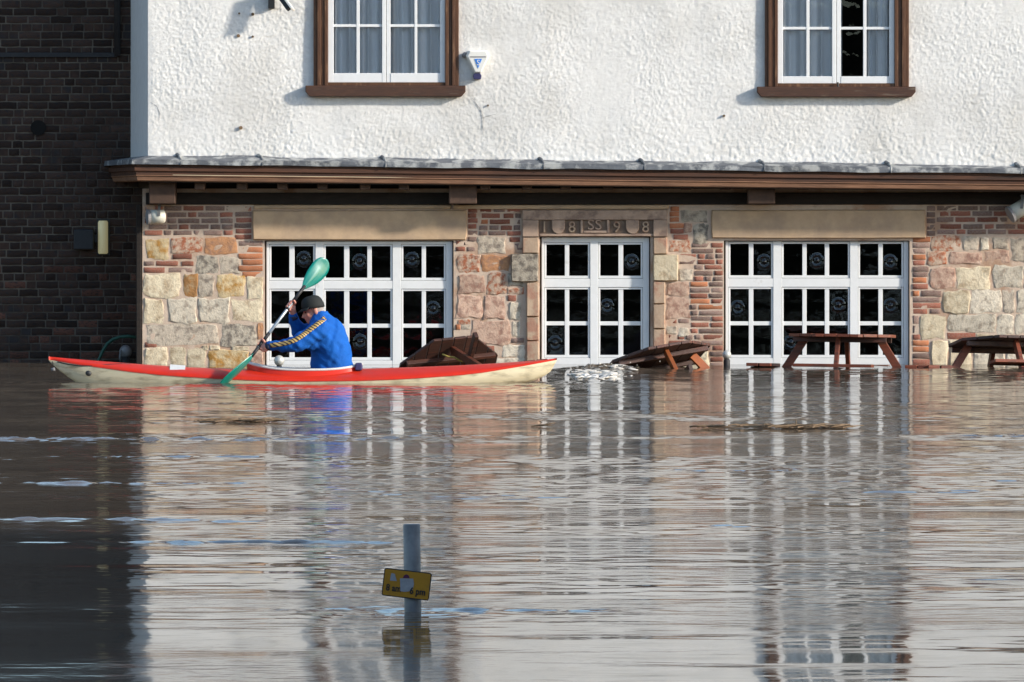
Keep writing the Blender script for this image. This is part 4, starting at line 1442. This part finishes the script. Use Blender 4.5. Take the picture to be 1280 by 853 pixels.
for px in stn:
    t_ = (px - 61) / (696 - 61)
    b_ = 0.275 * (max(0.0, 1 - abs(2 * t_ - 1.02) ** 2.3)) ** 0.85 + 0.008
    zs, zr, zk = [K(px, interp(T, px)).z for T in (SEAM, RIDGE, KEEL)]
    x = K(px, 0).x
    h_ = zs - zk
    hull.append([(x, YK - b_ * 1.012, zs + 0.006), (x, YK - b_ * 1.0, zs - 0.004), (x, YK - b_ * 0.97, zs - h_ * 0.25), (x, YK - b_ * 0.84, zs - h_ * 0.55), (x, YK - b_ * 0.55, zs - h_ * 0.85), (x, YK - 0.004, zk),
                 (x, YK + 0.004, zk), (x, YK + b_ * 0.55, zs - h_ * 0.85), (x, YK + b_ * 0.84, zs - h_ * 0.55), (x, YK + b_ * 0.97, zs - h_ * 0.25), (x, YK + b_, zs - 0.004), (x, YK + b_ * 1.012, zs + 0.006)])
    r_ = zr - zs
    deck.append([(x, YK - b_ * 1.02, zs - 0.002), (x, YK - b_ * 1.025, zs + 0.010), (x, YK - b_ * 0.93, zs + 0.014 + r_ * 0.18), (x, YK - b_ * 0.70, zs + r_ * 0.55), (x, YK - b_ * 0.36, zs + r_ * 0.88), (x, YK - 0.005, zr),
                 (x, YK + 0.005, zr), (x, YK + b_ * 0.36, zs + r_ * 0.88), (x, YK + b_ * 0.70, zs + r_ * 0.55), (x, YK + b_ * 0.93, zs + 0.014 + r_ * 0.18), (x, YK + b_ * 1.025, zs + 0.010), (x, YK + b_ * 1.02, zs - 0.002)])
m = MB()
m.loft(hull, closed=False)
hull_o = m.build('hull', M['kayak_cream'], kt, True)
m = MB()
m.loft(deck, closed=False)
m.f.append(tuple(range(12)))
n_ = len(m.v)
m.f.append(tuple(range(n_ - 1, n_ - 13, -1)))
deck_o = m.build('deck', M['kayak_red'], kt, True)
# cockpit: raised coaming with white lip, grey well
cx_, hl, hwid = 381.5, 0.555, 0.205
ringo, ringi, lipo, lipi, well = [], [], [], [], []
lip_pts = []
NB = 48
outer, rim = [], []
for k in range(NB):
    a = 2 * math.pi * k / NB
    ca, sa = math.cos(a), math.sin(a)
    px = cx_ + ca * hl * SK
    front = max(0, -ca) ** 3
    back = max(0, ca) ** 3
    pyr = 462.0 - 9.5 * front - 6.5 * back
    zr = K(0, pyr).z
    zb = K(0, interp(SEAM, px) - 5.5).z
    flare = 1.0 + 0.05 * front
    outer.append((K(px, 0).x * 1.0, YK + sa * (hwid + 0.03), zb))
    rim.append((K(cx_ + ca * hl * SK * flare, 0).x, YK + sa * hwid, zr))
m = MB()
inner = [(K(cx_, 0).x + (x - K(cx_, 0).x) * 0.955, YK + (y - YK) * 0.90, z - 0.004) for x, y, z in rim]
wellp = [(K(cx_, 0).x + (x - K(cx_, 0).x) * 0.94, YK + (y - YK) * 0.86, K(0, 470).z) for x, y, z in rim]
m.loft([outer, rim], closed=True, caps=False)
m.build('coaming', M['kayak_red'], kt, True)
m = MB()
m.tube([Vector(p) for p in rim] + [Vector(rim[0])], 0.013, 8)
m.build('coaming_lip', M['rim_white'], kt, True)
m = MB()
m.loft([inner, wellp], closed=True, caps=False)
b_i = len(m.v) - NB
m.f.append(tuple(b_i + k for k in range(NB)))
m.build('cockpit_well', M['rim_grey'], kt, True)
# deck fittings
s_ = MB()
p0, p1 = K(213, 460.3, -0.10), K(232, 461.6, -0.10)
s_.obox((p0 + p1) / 2 + Vector((0, 0, 0.004)), (p1 - p0) / 2, Vector((0, 0.055, 0.03)), Vector((0, -0.0015, 0.003)))
s_.build('sticker', M['rim_white'], kt)
pts = [K(px, interp(RIDGE, px) * 0.35 + interp(SEAM, px) * 0.65 - 0.5, -0.01 - 0.18 * (px - 70) / 110) for px in (72, 85, 100, 118, 136, 150, 163)]
MB().tube([K(72, 452.5, -0.03), K(85, 455.3, -0.055), K(100, 457.3, -0.085), K(116, 457.2, -0.11), K(134, 455.8, -0.09), K(150, 455.0, -0.06), K(163, 455.4, -0.04)], 0.006, 6).build('deck_line', M['black'], kt, True)
MB().ellipsoid(K(111.5, 466.5, -0.135), (0.028, 0, -0.012), (0, 0.02, 0), (0.010, 0, 0.024), 12, 8).build('toggle', M['black'], kt, True)
MB().tube([K(66, 452, -0.01), K(66.5, 458, -0.02)], 0.004, 6).build('toggle_cord', M['black'], kt, True)
MB().tube([K(64.5, 462.5, -0.03), K(69, 461.5, -0.03)], 0.018, 10).build('bow_toggle', M['rim_grey'], kt, True)
MB().box(K(444, 0).x, K(453, 0).x, YK - 0.14, YK + 0.14, K(0, 463).z, K(0, 454).z).build('back_rest', M['navy'], kt, bevel=0.012)

# ------------------------------------------------------------------ paddle
gl = K(326.5, 430.5, -0.20)      # near (lower) hand on the shaft
gr = K(363, 381.5, -0.02)        # far (upper) hand
ax = (gr - gl).normalized()
up_end = gr + ax * ((K(384.5, 353, 0.08) - gr).length)
lo_end = gl - ax * 0.12
pt_ = thing('kayak_paddle', 'double-bladed paddle with teal blades held by the kayaker', 'paddle', (0, 0, 0))


def shaft_at(s):
    return gl + ax * s


LHR = (gr - gl).length
sh = MB().tube([shaft_at(-0.13), shaft_at(LHR + 0.24)], 0.0155, 14).build('shaft', M['shaft'], pt_, True)
for a, b in ((-0.15, -0.035), (0.055, 0.15), (LHR + 0.045, LHR + 0.25), (LHR - 0.06, LHR - 0.035), (-0.03, 0.05)):
    MB().tube([shaft_at(a), shaft_at(b)], 0.0175 if b - a > 0.03 else 0.017, 14).build('grip', M['grip'], pt_, True)


def blade(name, base, tip, across, length_pts, thick, curve):
    along = tip - base
    L_ = along.length
    al = along / L_
    nrm = (across - al * across.dot(al)).normalized()      # the way the blade's face looks
    ac = nrm.cross(al).normalized()
    prof = length_pts
    rings = []
    for (t_, wl_, wr_) in prof:
        ring_t, ring_b = [], []
        for k in range(9):
            u = -1 + 2 * k / 8
            w = wl_ * -u if u < 0 else wr_ * u
            off = (w if u >= 0 else -w)
            cup = curve * (4 * t_ * (1 - t_)) + 0.016 * (1 - u * u) * math.sin(math.pi * min(1, t_ * 1.2))
            rib = 0.010 * math.exp(-(u / 0.16) ** 2) * (1 - t_)
            c = base + al * (t_ * L_) + ac * off
            ed = thick * (1 - 0.7 * abs(u) ** 3)
            ring_t.append(c + nrm * (cup + ed / 2 + rib))
            ring_b.append(c + nrm * (cup - ed / 2 - rib))
        rings.append(ring_t + ring_b[::-1])
    m = MB()
    m.loft(rings)
    return m.build(name, M['teal'], pt_, True)


PR = [(t_, 1.12 * a_, 1.12 * b_) for t_, a_, b_ in [(0.0, 0.016, 0.016), (0.06, 0.022, 0.022), (0.15, 0.040, 0.040), (0.28, 0.062, 0.058), (0.42, 0.079, 0.072), (0.56, 0.088, 0.080), (0.70, 0.089, 0.084), (0.82, 0.080, 0.080), (0.91, 0.062, 0.066), (0.97, 0.036, 0.042), (1.0, 0.010, 0.012)]]
ub = shaft_at(LHR + 0.21)
blade('blade', ub, ub + (K(411.5, 322, 0.22) - ub).normalized() * 0.40, Vector((0.55, -0.80, 0.1)), PR, 0.008, -0.012)
lb = shaft_at(-0.12)
blade('blade', lb, K(275.5, 481.5, -0.36), Vector((0.66, -0.34, -0.62)), PR, 0.008, 0.014)

# ------------------------------------------------------------------ the kayaker
def remesh(mb, voxel, name, smooth=6, fac=0.5):
    me = mb.mesh('tmp')
    o = bpy.data.objects.new('tmp', me)
    COL.objects.link(o)
    r = o.modifiers.new('r', 'REMESH')
    r.mode = 'VOXEL'
    r.voxel_size = voxel
    s = o.modifiers.new('s', 'SMOOTH')
    s.iterations = smooth
    s.factor = fac
    dg = bpy.context.evaluated_depsgraph_get()
    out = bpy.data.meshes.new_from_object(o.evaluated_get(dg))
    bpy.data.objects.remove(o)
    bpy.data.meshes.remove(me)
    out.name = name
    out.polygons.foreach_set('use_smooth', [True] * len(out.polygons))
    return out


def limb(mb, pts, rad, n=14):
    """tapered limb with rounded joints"""
    for (p, q, a, b) in zip(pts, pts[1:], rad, rad[1:]):
        mb.tube([p, p.lerp(q, 0.5), q], [a, (a + b) / 2 * 1.02, b], n)
    for p, a in zip(pts, rad):
        mb.ellipsoid(p, (a, 0, 0), (0, a, 0), (0, 0, a), 14, 10)


per = thing('person', 'kayaker in blue jacket with gold sleeve braid and black cap, leaning forward to paddle', 'person', (0, 0, 0))
tw = R(32)
TORSO = [(414.5, 474, .160, .195, 0.1), (414.5, 464, .172, .207, 0.2), (414, 452, .182, .205, 0.4), (413, 440, .198, .188, 0.8), (411, 428, .218, .170, 1.0), (408, 417, .226, .150, 1.0), (404.5, 407, .205, .125, 1.0),
         (401.5, 400, .150, .098, 1.0), (399, 394.5, .085, .075, 1.0), (397.5, 391.5, .068, .066, 1.0)]


def torso_rings(shrink=0.0, lo=0, hi=None):
    rings = []
    for (px, py, a, b, k) in TORSO[lo:hi]:
        a -= shrink
        b -= shrink
        c = K(px, py)
        t_ = tw * k
        wdir = Vector((-math.sin(t_), -math.cos(t_), 0))
        ddir = Vector((-math.cos(t_), math.sin(t_), -0.35 * k))
        rings.append([c + wdir * a * math.cos(q) * (abs(math.cos(q)) ** -0.12 if abs(math.cos(q)) > 1e-3 else 1) + ddir * b * math.sin(q) for q in np.linspace(0, 2 * math.pi, 28, endpoint=False)])
    return rings


nsh, nel, nwr = K(401, 411, -0.185), K(371, 430, -0.265), K(337, 432.3, -0.215)
fsh, fel, fwr = K(396, 411, 0.165), K(373, 418.5, 0.19), K(366.5, 396.5, 0.06)
jk = MB()
jk.loft(torso_rings())
limb(jk, [nsh, nel, nwr], [0.098, 0.078, 0.047])
limb(jk, [fsh, fel, fwr], [0.090, 0.070, 0.048])
# loose cloth: folds at elbow, belly and under the arm
for (px, py, dy, r_) in ((386, 422, -0.225, 0.088), (378, 432, -0.25, 0.070), (392, 432, -0.16, 0.075)):
    c = K(px, py, dy)
    jk.ellipsoid(c, (r_ * 1.2, 0, 0), (0, r_ * 0.7, 0), (0, 0, r_ * 0.7))
jk_me = remesh(jk, 0.011, 'jacket', 7)
# cloth creases pressed into the surface
co = np.empty(len(jk_me.vertices) * 3)
jk_me.vertices.foreach_get('co', co)
co = co.reshape(-1, 3)
nr = np.empty(len(jk_me.vertices) * 3)
jk_me.vertices.foreach_get('normal', nr)
nr = nr.reshape(-1, 3)
u_ = co[:, 0] * 0.8 + co[:, 2] * 1.0
w_ = co[:, 0] * 0.9 - co[:, 2] * 0.5 + co[:, 1] * 0.4
cre = 0.010 * vnoise(u_ + 40, w_ * 0.3 + 40, 91, 0.045) + 0.008 * vnoise(u_ * 0.4 + 40, w_ + 40, 92, 0.04)
co += nr * cre[:, None]
jk_me.vertices.foreach_set('co', co.ravel())
jk_me.update()
jk_o = link('jacket', jk_me, M['jacket'], per)
bvh = BVHTree.FromPolygons([tuple(v) for v in co], [tuple(p.vertices) for p in jk_me.polygons])
PATH = [(407, 397), (401, 402), (393, 408), (385, 414), (377, 420.3), (370, 424.3), (361, 427.5), (350, 429.8), (338.5, 431.5)]
fine = []
for i in range(len(PATH) - 1):
    for k in range(5):
        a = k / 5
        fine.append((PATH[i][0] * (1 - a) + PATH[i + 1][0] * a, PATH[i][1] * (1 - a) + PATH[i + 1][1] * a))
fine.append(PATH[-1])
rows_ = []
for i, (px, py) in enumerate(fine):
    a, b = fine[max(i - 1, 0)], fine[min(i + 1, len(fine) - 1)]
    dx, dy = b[0] - a[0], b[1] - a[1]
    l_ = math.hypot(dx, dy)
    nx, ny = -dy / l_, dx / l_
    row = []
    for w in (-2.9, -1.0, 1.0, 2.9):
        p = K(px + nx * w, py + ny * w, -0.8)
        hit = bvh.ray_cast(p, Vector((0, 1, 0)))
        if hit[0] is None:
            row = None
            break
        row.append(hit[0] + Vector((0, -0.006, 0)))
    if row:
        rows_.append(row)
m = MB()
m.loft(rows_, closed=False)
br = m.build('sleeve_braid', M['braid'], jk_o, True)
so = br.modifiers.new('s', 'SOLIDIFY')
so.thickness = 0.004

cl_ = []
for (px, py, a_, b_) in ((401.5, 400.0, 0.098, 0.086), (400.2, 396.0, 0.082, 0.075), (399.4, 393.4, 0.077, 0.072)):
    c = K(px, py)
    cl_.append([c + Vector((-math.sin(tw), -math.cos(tw), 0)) * a_ * math.cos(q) + Vector((-math.cos(tw), math.sin(tw), -0.45)) * b_ * math.sin(q) for q in np.linspace(0, 2 * math.pi, 24, endpoint=False)])
m = MB()
m.loft(cl_, closed=True, caps=False)
co_ = m.build('collar', M['jacket'], jk_o, True)
co_.modifiers.new('s', 'SOLIDIFY').thickness = 0.008
for w_a, w_b in ((nel, nwr), (fel, fwr)):
    d_ = (w_b - w_a).normalized()
    MB().tube([w_b - d_ * 0.012, w_b + d_ * 0.028], [0.047, 0.041], 16).build('cuff', M['trousers'], jk_o, True)

# body: head, neck, hands and the trunk inside the clothes as one surface
bd = MB()
tilt = R(15)
fwd = Vector((-math.cos(tilt), -0.10, -math.sin(tilt))).normalized()
upv = Vector((-math.sin(tilt), 0, math.cos(tilt)))
upv = (upv - fwd * upv.dot(fwd)).normalized()
lat = fwd.cross(upv).normalized()
if lat.y > 0:
    lat = -lat          # lat points to the camera side
HC = K(391.5, 386.3)


def H(f, u, l):
    return HC + fwd * f + upv * u + lat * l


bd.ellipsoid(H(-0.010, 0.025, 0), fwd * 0.100, lat * 0.080, upv * 0.098, 20, 14)       # skull
bd.ellipsoid(H(0.030, -0.055, 0), fwd * 0.072, lat * 0.066, upv * 0.082, 18, 12)       # face
bd.ellipsoid(H(0.058, -0.112, 0), fwd * 0.036, lat * 0.040, upv * 0.026, 14, 10)       # chin
bd.ellipsoid(H(0.015, -0.088, 0), fwd * 0.066, lat * 0.060, upv * 0.040, 14, 10)       # jaw
bd.tube([H(0.088, -0.005, 0), H(0.104, -0.030, 0), H(0.118, -0.052, 0), H(0.100, -0.062, 0)], [0.011, 0.013, 0.017, 0.013], 10)   # nose
bd.ellipsoid(H(0.086, 0.006, 0), fwd * 0.016, lat * 0.058, upv * 0.012, 12, 8)         # brow
for s in (-1, 1):
    bd.ellipsoid(H(0.062, -0.045, s * 0.042), fwd * 0.028, lat * 0.022, upv * 0.024, 10, 8)     # cheek
    bd.ellipsoid(H(-0.012, -0.030, s * 0.082), fwd * 0.021, lat * 0.011, upv * 0.034, 12, 8)    # ear
    bd.ellipsoid(H(0.106, -0.056, s * 0.013), fwd * 0.011, lat * 0.010, upv * 0.009, 8, 6)      # nostril
bd.ellipsoid(H(0.092, -0.083, 0), fwd * 0.013, lat * 0.026, upv * 0.008, 10, 8)        # lips
bd.ellipsoid(H(0.090, -0.096, 0), fwd * 0.012, lat * 0.022, upv * 0.007, 10, 8)
limb(bd, [H(-0.035, -0.055, 0), K(399.5, 397, 0.0), K(403, 408, 0)], [0.062, 0.066, 0.075])
bd.loft(torso_rings(0.03, 0, 8))
limb(bd, [nsh, nel, nwr], [0.06, 0.048, 0.033])
limb(bd, [fsh, fel, fwr], [0.06, 0.046, 0.033])


def hand(mb, g, wrist, thumb_dir):
    """palm and five fingers closed round the shaft at g"""
    dw = wrist - g
    dw = (dw - ax * dw.dot(ax)).normalized()
    sd = ax.cross(dw)
    pc = g + dw * 0.046
    mb.ellipsoid(pc + sd * 0.010, ax * 0.052, dw * 0.054, sd * 0.023, 14, 10)
    limb(mb, [wrist, pc + dw * 0.015], [0.034, 0.030], 12)
    for k, ln in enumerate((0.9, 1.0, 0.96, 0.8)):
        off = ax * ((-0.036 + k * 0.024) * thumb_dir * -1)
        pts, rad = [], []
        for q in (-10, 35, 80, 130, 175, 215):
            a = R(q * ln)
            pts.append(g + off + (dw * math.cos(a) + sd * math.sin(a)) * (0.0265 + 0.004 * math.cos(a)))
            rad.append(0.0112 - 0.0005 * len(pts))
        limb(mb, pts, rad, 8)
    pts = []
    for q, f in ((20, 0.030), (-35, 0.040), (-85, 0.046), (-135, 0.050)):
        a = R(q)
        pts.append(g + ax * thumb_dir * f + (dw * math.cos(a) + sd * math.sin(a)) * 0.029)
    limb(mb, pts, [0.015, 0.0135, 0.012, 0.0105], 8)


hand(bd, gl, nwr, 1)
hand(bd, gr, fwr, 1)
# legs stretched forward inside the hull
for s in (-1, 1):
    limb(bd, [K(412, 470, s * 0.10), K(352, 469, s * 0.12), K(300, 474, s * 0.10)], [0.085, 0.062, 0.045])
bd_me = remesh(bd, 0.0065, 'body', 3, 0.4)
m_eye = pmat('eye_dark', (0.03, 0.02, 0.018))
m_lip = pmat('lip', (0.45, 0.16, 0.13))
m_hair = pmat('grey_hair', (0.38, 0.33, 0.30), (0.30, 0.25, 0.22), 60, 0.8, 0.003, 90)
for mm in (M['skin'], m_eye, m_lip, m_hair, M['trousers']):
    bd_me.materials.append(mm)
eyes = [H(0.086, -0.014, s * 0.032) for s in (-1, 1)]
brow = [H(0.094, 0.006, s * 0.032) for s in (-1, 1)]
mouth = H(0.102, -0.0895, 0)
for p in bd_me.polygons:
    c = p.center
    if any((c - e).length < 0.011 for e in eyes):
        p.material_index = 1
    elif abs((c - mouth).dot(upv)) < 0.009 and abs((c - mouth).dot(lat)) < 0.024 and abs((c - mouth).dot(fwd)) < 0.02:
        p.material_index = 2
    elif c.z < K(0, 452).z and c.x > K(290, 0).x:
        if (c - gl).length > 0.2:
            p.material_index = 4
    else:
        r_ = c - HC
        f_, u2, l2 = r_.dot(fwd), r_.dot(upv), abs(r_.dot(lat))
        if r_.length < 0.2 and f_ < -0.030 and -0.055 < u2 < 0.03 and l2 < 0.085 and not (l2 > 0.078 and f_ > -0.04):
            p.material_index = 3
body_o = link('body', bd_me, None, per)

# cap: crown with band and short brim
cp = MB()
NU, NV = 28, 10
rings = []
for j in range(NV):
    t_ = j / (NV - 1)
    el = t_ * math.pi / 2 * 0.97
    ring = []
    for k in range(NU):
        a = 2 * math.pi * k / NU
        rr_ = math.cos(el) ** 0.62
        f_, l_ = math.cos(a) * 0.114 * rr_ - 0.004, math.sin(a) * 0.093 * rr_
        ring.append(H(f_, 0.004 + 0.127 * math.sin(el) ** 0.85 + 0.012 * math.cos(a) * (1 - t_), l_))
    rings.append(ring)
cp.loft(rings)
cap_o = cp.build('cap', M['cap'], per, True)
bm_ = MB()
top_, bot_ = [], []
for r_ in (0.0, 0.5, 1.0):
    top_.append([H(0.090 * math.cos(a) + 0.012 + r_ * 0.054 * math.cos(a) ** 0.6, 0.022 - r_ * 0.022 + 0.0, math.sin(a) * (0.090 + r_ * 0.004)) for a in np.linspace(-1.25, 1.25, 15)])
bm_.loft(top_, closed=False)
bo = bm_.build('brim', M['cap'], cap_o, True)
so = bo.modifiers.new('s', 'SOLIDIFY')
so.thickness = 0.007

# ------------------------------------------------------------------ parking sign on a post
YP = F / 282.0 + CY
t = thing('sign_post', 'grey metal post with amber parking plate, standing in the foreground water', 'sign post', (0, 0, 0))
pt0, pt1 = W(517.5, 860, YP), W(514.5, 655.5, YP)
MB().tube([pt0, pt1 - (pt1 - pt0) * 0.004, pt1], [0.038, 0.038, 0.036], 28).build('post', M['galv'], t, True).modifiers.new('e', 'EDGE_SPLIT').split_angle = R(50)
yp = YP - 0.046
quad = [W(478.3, 744.5, yp), W(537.5, 751.5, yp), W(538.5, 716.5, yp), W(479, 709.8, yp)]
cq = sum(quad, Vector()) / 4
ex = ((quad[1] - quad[0]) + (quad[2] - quad[3])).normalized()
ez = ((quad[3] - quad[0]) + (quad[2] - quad[1])).normalized()
ez = (ez - ex * ez.dot(ex)).normalized()
hw_ = ((quad[1] - quad[0]).length + (quad[2] - quad[3]).length) / 4
hh_ = ((quad[3] - quad[0]).length + (quad[2] - quad[1]).length) / 4
ey = Vector((0, 1, 0))


def round_plate(hw, hh, r, y0, y1):
    pts = []
    for (sx, sz, a0) in ((1, -1, -90), (1, 1, 0), (-1, 1, 90), (-1, -1, 180)):
        for a in np.linspace(a0, a0 + 90, 5):
            pts.append((sx * (hw - r) + r * math.cos(R(a)), sz * (hh - r) + r * math.sin(R(a))))
    m = MB()
    n = len(pts)
    b = m.verts([cq + ex * x + ez * z + ey * y0 for x, z in pts] + [cq + ex * x + ez * z + ey * y1 for x, z in pts])
    m.f.append(tuple(b + i for i in range(n)))
    m.f.append(tuple(b + n + i for i in reversed(range(n))))
    for i in range(n):
        j = (i + 1) % n
        m.f.append((b + i, b + n + i, b + n + j, b + j))
    return m


plate = round_plate(hw_, hh_, 0.010, 0.0, 0.004).build('plate', M['sign_black'], t)
round_plate(hw_ - 0.0045, hh_ - 0.0045, 0.007, -0.0010, 0.001).build('face', M['sign_yellow'], plate)
rz_ = math.atan2(-ex.z, ex.x)


def on_plate(px, py, off):
    p = W(px, py, yp)
    return Vector((p.x, yp - off, p.z))


put_text('lettering', '8 am', 0.041, 0.0006, on_plate(492, 735.5, 0.0022), M['sign_black'], plate, rz=rz_, sx=0.84, bold=0.0011)
put_text('lettering', '6 pm', 0.041, 0.0006, on_plate(522, 739.8, 0.0040), M['sign_black'], plate, rz=rz_, sx=0.84, bold=0.0011)


def patch(name, pts, mat, off):
    m = MB()
    q = [on_plate(a, b, off) for a, b in pts]
    b = m.verts(q + [v + Vector((0, 0.0006, 0)) for v in q])
    n = len(q)
    m.f.append(tuple(b + i for i in reversed(range(n))))
    for i in range(n):
        j = (i + 1) % n
        m.f.append((b + i, b + j, b + n + j, b + n + i))
    return m.build(name, M[mat], plate)


patch('sticker', [(500, 723), (516.5, 723.5), (517.5, 730), (516, 737), (511, 739.5), (504, 740), (500.5, 739)], 'sticker', 0.0034)
patch('sticker', [(503.5, 722.8), (505, 719.5), (508, 718), (511, 719.5), (512, 723)], 'sticker_purple', 0.0030)
patch('sticker', [(489.5, 716.5), (493.5, 717.5), (496, 726.5), (487.5, 726), (488.5, 719)], 'sticker', 0.0026)
for z_ in (0.022, -0.022):
    c_ = cq + ez * z_ + Vector((0.0, 0.0, 0))
    m = MB()
    for sgn in (-1, 1):
        pass
    cxp = (pt0.lerp(pt1, 0.6)).x
    m.tube([Vector((cxp + 0.0405 * math.cos(a), YP + 0.0405 * math.sin(a), c_.z)) for a in np.linspace(R(-80), R(260), 20)], 0.0035, 6)
    m.build('clip', M['galv'], t, True)

# ------------------------------------------------------------------ splash, floating debris
m = MB()
sr = random.Random(5)
for k in range(210):
    px = sr.gauss(752, 24)
    py = 464 + sr.gauss(0, 4.5)
    if k < 60:
        px, py = sr.choice((724, 748, 760)) + sr.gauss(0, 5), sr.gauss(471, 1.5)
    elif k < 130:
        px, py = sr.gauss(768, 12), sr.gauss(460, 2.0)
    yq = min(38.6, max(32.5, py_to_y(py)))
    r_ = sr.uniform(0.006, 0.016) * (1.6 if k < 60 else 1)
    p = W(px, py, yq)
    zz = water_height(np.array([[p.x]]), np.array([[yq]]))[0, 0]
    c = Vector((p.x, yq, zz + (sr.uniform(0.0, 1.4) if k < 130 else -0.25) * r_))
    m.ellipsoid(c, (r_ * sr.uniform(1.5, 4.5), 0, sr.uniform(-.5, .5) * r_), (0, r_ * sr.uniform(1.5, 4.0), 0), (sr.uniform(-.5, .5) * r_, 0, r_ * sr.uniform(0.4, 0.9)), 8, 6)
for k in range(40):          # thrown drops
    px, py = sr.gauss(772, 14), sr.gauss(457, 3.5)
    p = W(px, py, 37.2)
    r_ = sr.uniform(0.003, 0.008)
    m.ellipsoid(p, (r_, 0, 0), (0, r_, 0), (0, 0, r_ * 1.3), 6, 4)
foam = link('splash_foam', remesh(m, 0.006, 'splash_foam', 4, 0.5), M['foam'])
tag(foam, 'white foam where the current breaks against the tilted table', 'splash', kind='stuff')


def driftmat(label, px0, px1, py, n, spread, seed, tall=False):
    r = random.Random(seed)
    m = MB()
    yc_ = py_to_y(py)
    for _ in range(n):
        px = r.triangular(px0, px1)
        y_ = yc_ + r.gauss(0, spread)
        x_ = wx(px, yc_)
        l_ = r.uniform(0.04, 0.22)
        a = r.gauss(0, 0.5)
        p = Vector((x_, y_, 0.006 + r.uniform(0, 0.012)))
        q = p + Vector((math.cos(a) * l_, math.sin(a) * l_, r.uniform(-0.004, 0.016)))
        m.tube([p, p.lerp(q, 0.5) + Vector((0, r.gauss(0, 0.01), 0.004)), q], [r.uniform(0.003, 0.007), 0.006, 0.002], 5)
    if tall:
        p = Vector((wx((px0 + px1) / 2 + 8, yc_), yc_, 0.0))
        m.tube([p, p + Vector((0.012, 0, 0.05)), p + Vector((0.006, 0, 0.075))], [0.006, 0.005, 0.002], 5)
    o = m.build('floating_debris', M['debris'], None)
    tag(o, label, 'debris', 'rafts of floating reed and twigs')
    return o


driftmat('thin raft of reeds floating below the kayak cockpit', 238, 345, 528, 110, 0.10, 1)
driftmat('long raft of reeds and twigs floating on the right', 905, 1066, 535.5, 170, 0.10, 2, True)
driftmat('few scattered reeds floating left of the long raft', 860, 905, 536, 14, 0.12, 5)
tw_ = MB()
yc_ = py_to_y(534)
tw_.tube([(wx(664, yc_), yc_, 0.006), (wx(676, yc_), yc_ + 0.02, 0.012), (wx(684, yc_), yc_ - 0.02, 0.02), (wx(694, yc_), yc_, 0.035)], [0.004, 0.008, 0.007, 0.003], 6)
tw_.tube([(wx(680, yc_), yc_, 0.014), (wx(690, yc_), yc_ + 0.05, 0.012)], [0.005, 0.002], 5)
o = tw_.build('twig', M['debris'], None, True)
tag(o, 'single bent twig floating right of the kayak reflection', 'twig')

# ------------------------------------------------------------------ move every thing's empty to its base
bpy.context.view_layer.update()
for o in list(COL.objects):
    if o.type == 'EMPTY' and o.parent is None and not o.name.startswith('picnic_table'):
        lo = Vector((1e9,) * 3)
        hi = Vector((-1e9,) * 3)
        for c in o.children_recursive:
            if c.type == 'MESH':
                for b in c.bound_box:
                    q = c.matrix_world @ Vector(b)
                    lo = Vector(map(min, lo, q))
                    hi = Vector(map(max, hi, q))
        base = Vector(((lo.x + hi.x) / 2, (lo.y + hi.y) / 2, lo.z))
        o.location = base
        for c in o.children:
            c.location = c.location - base
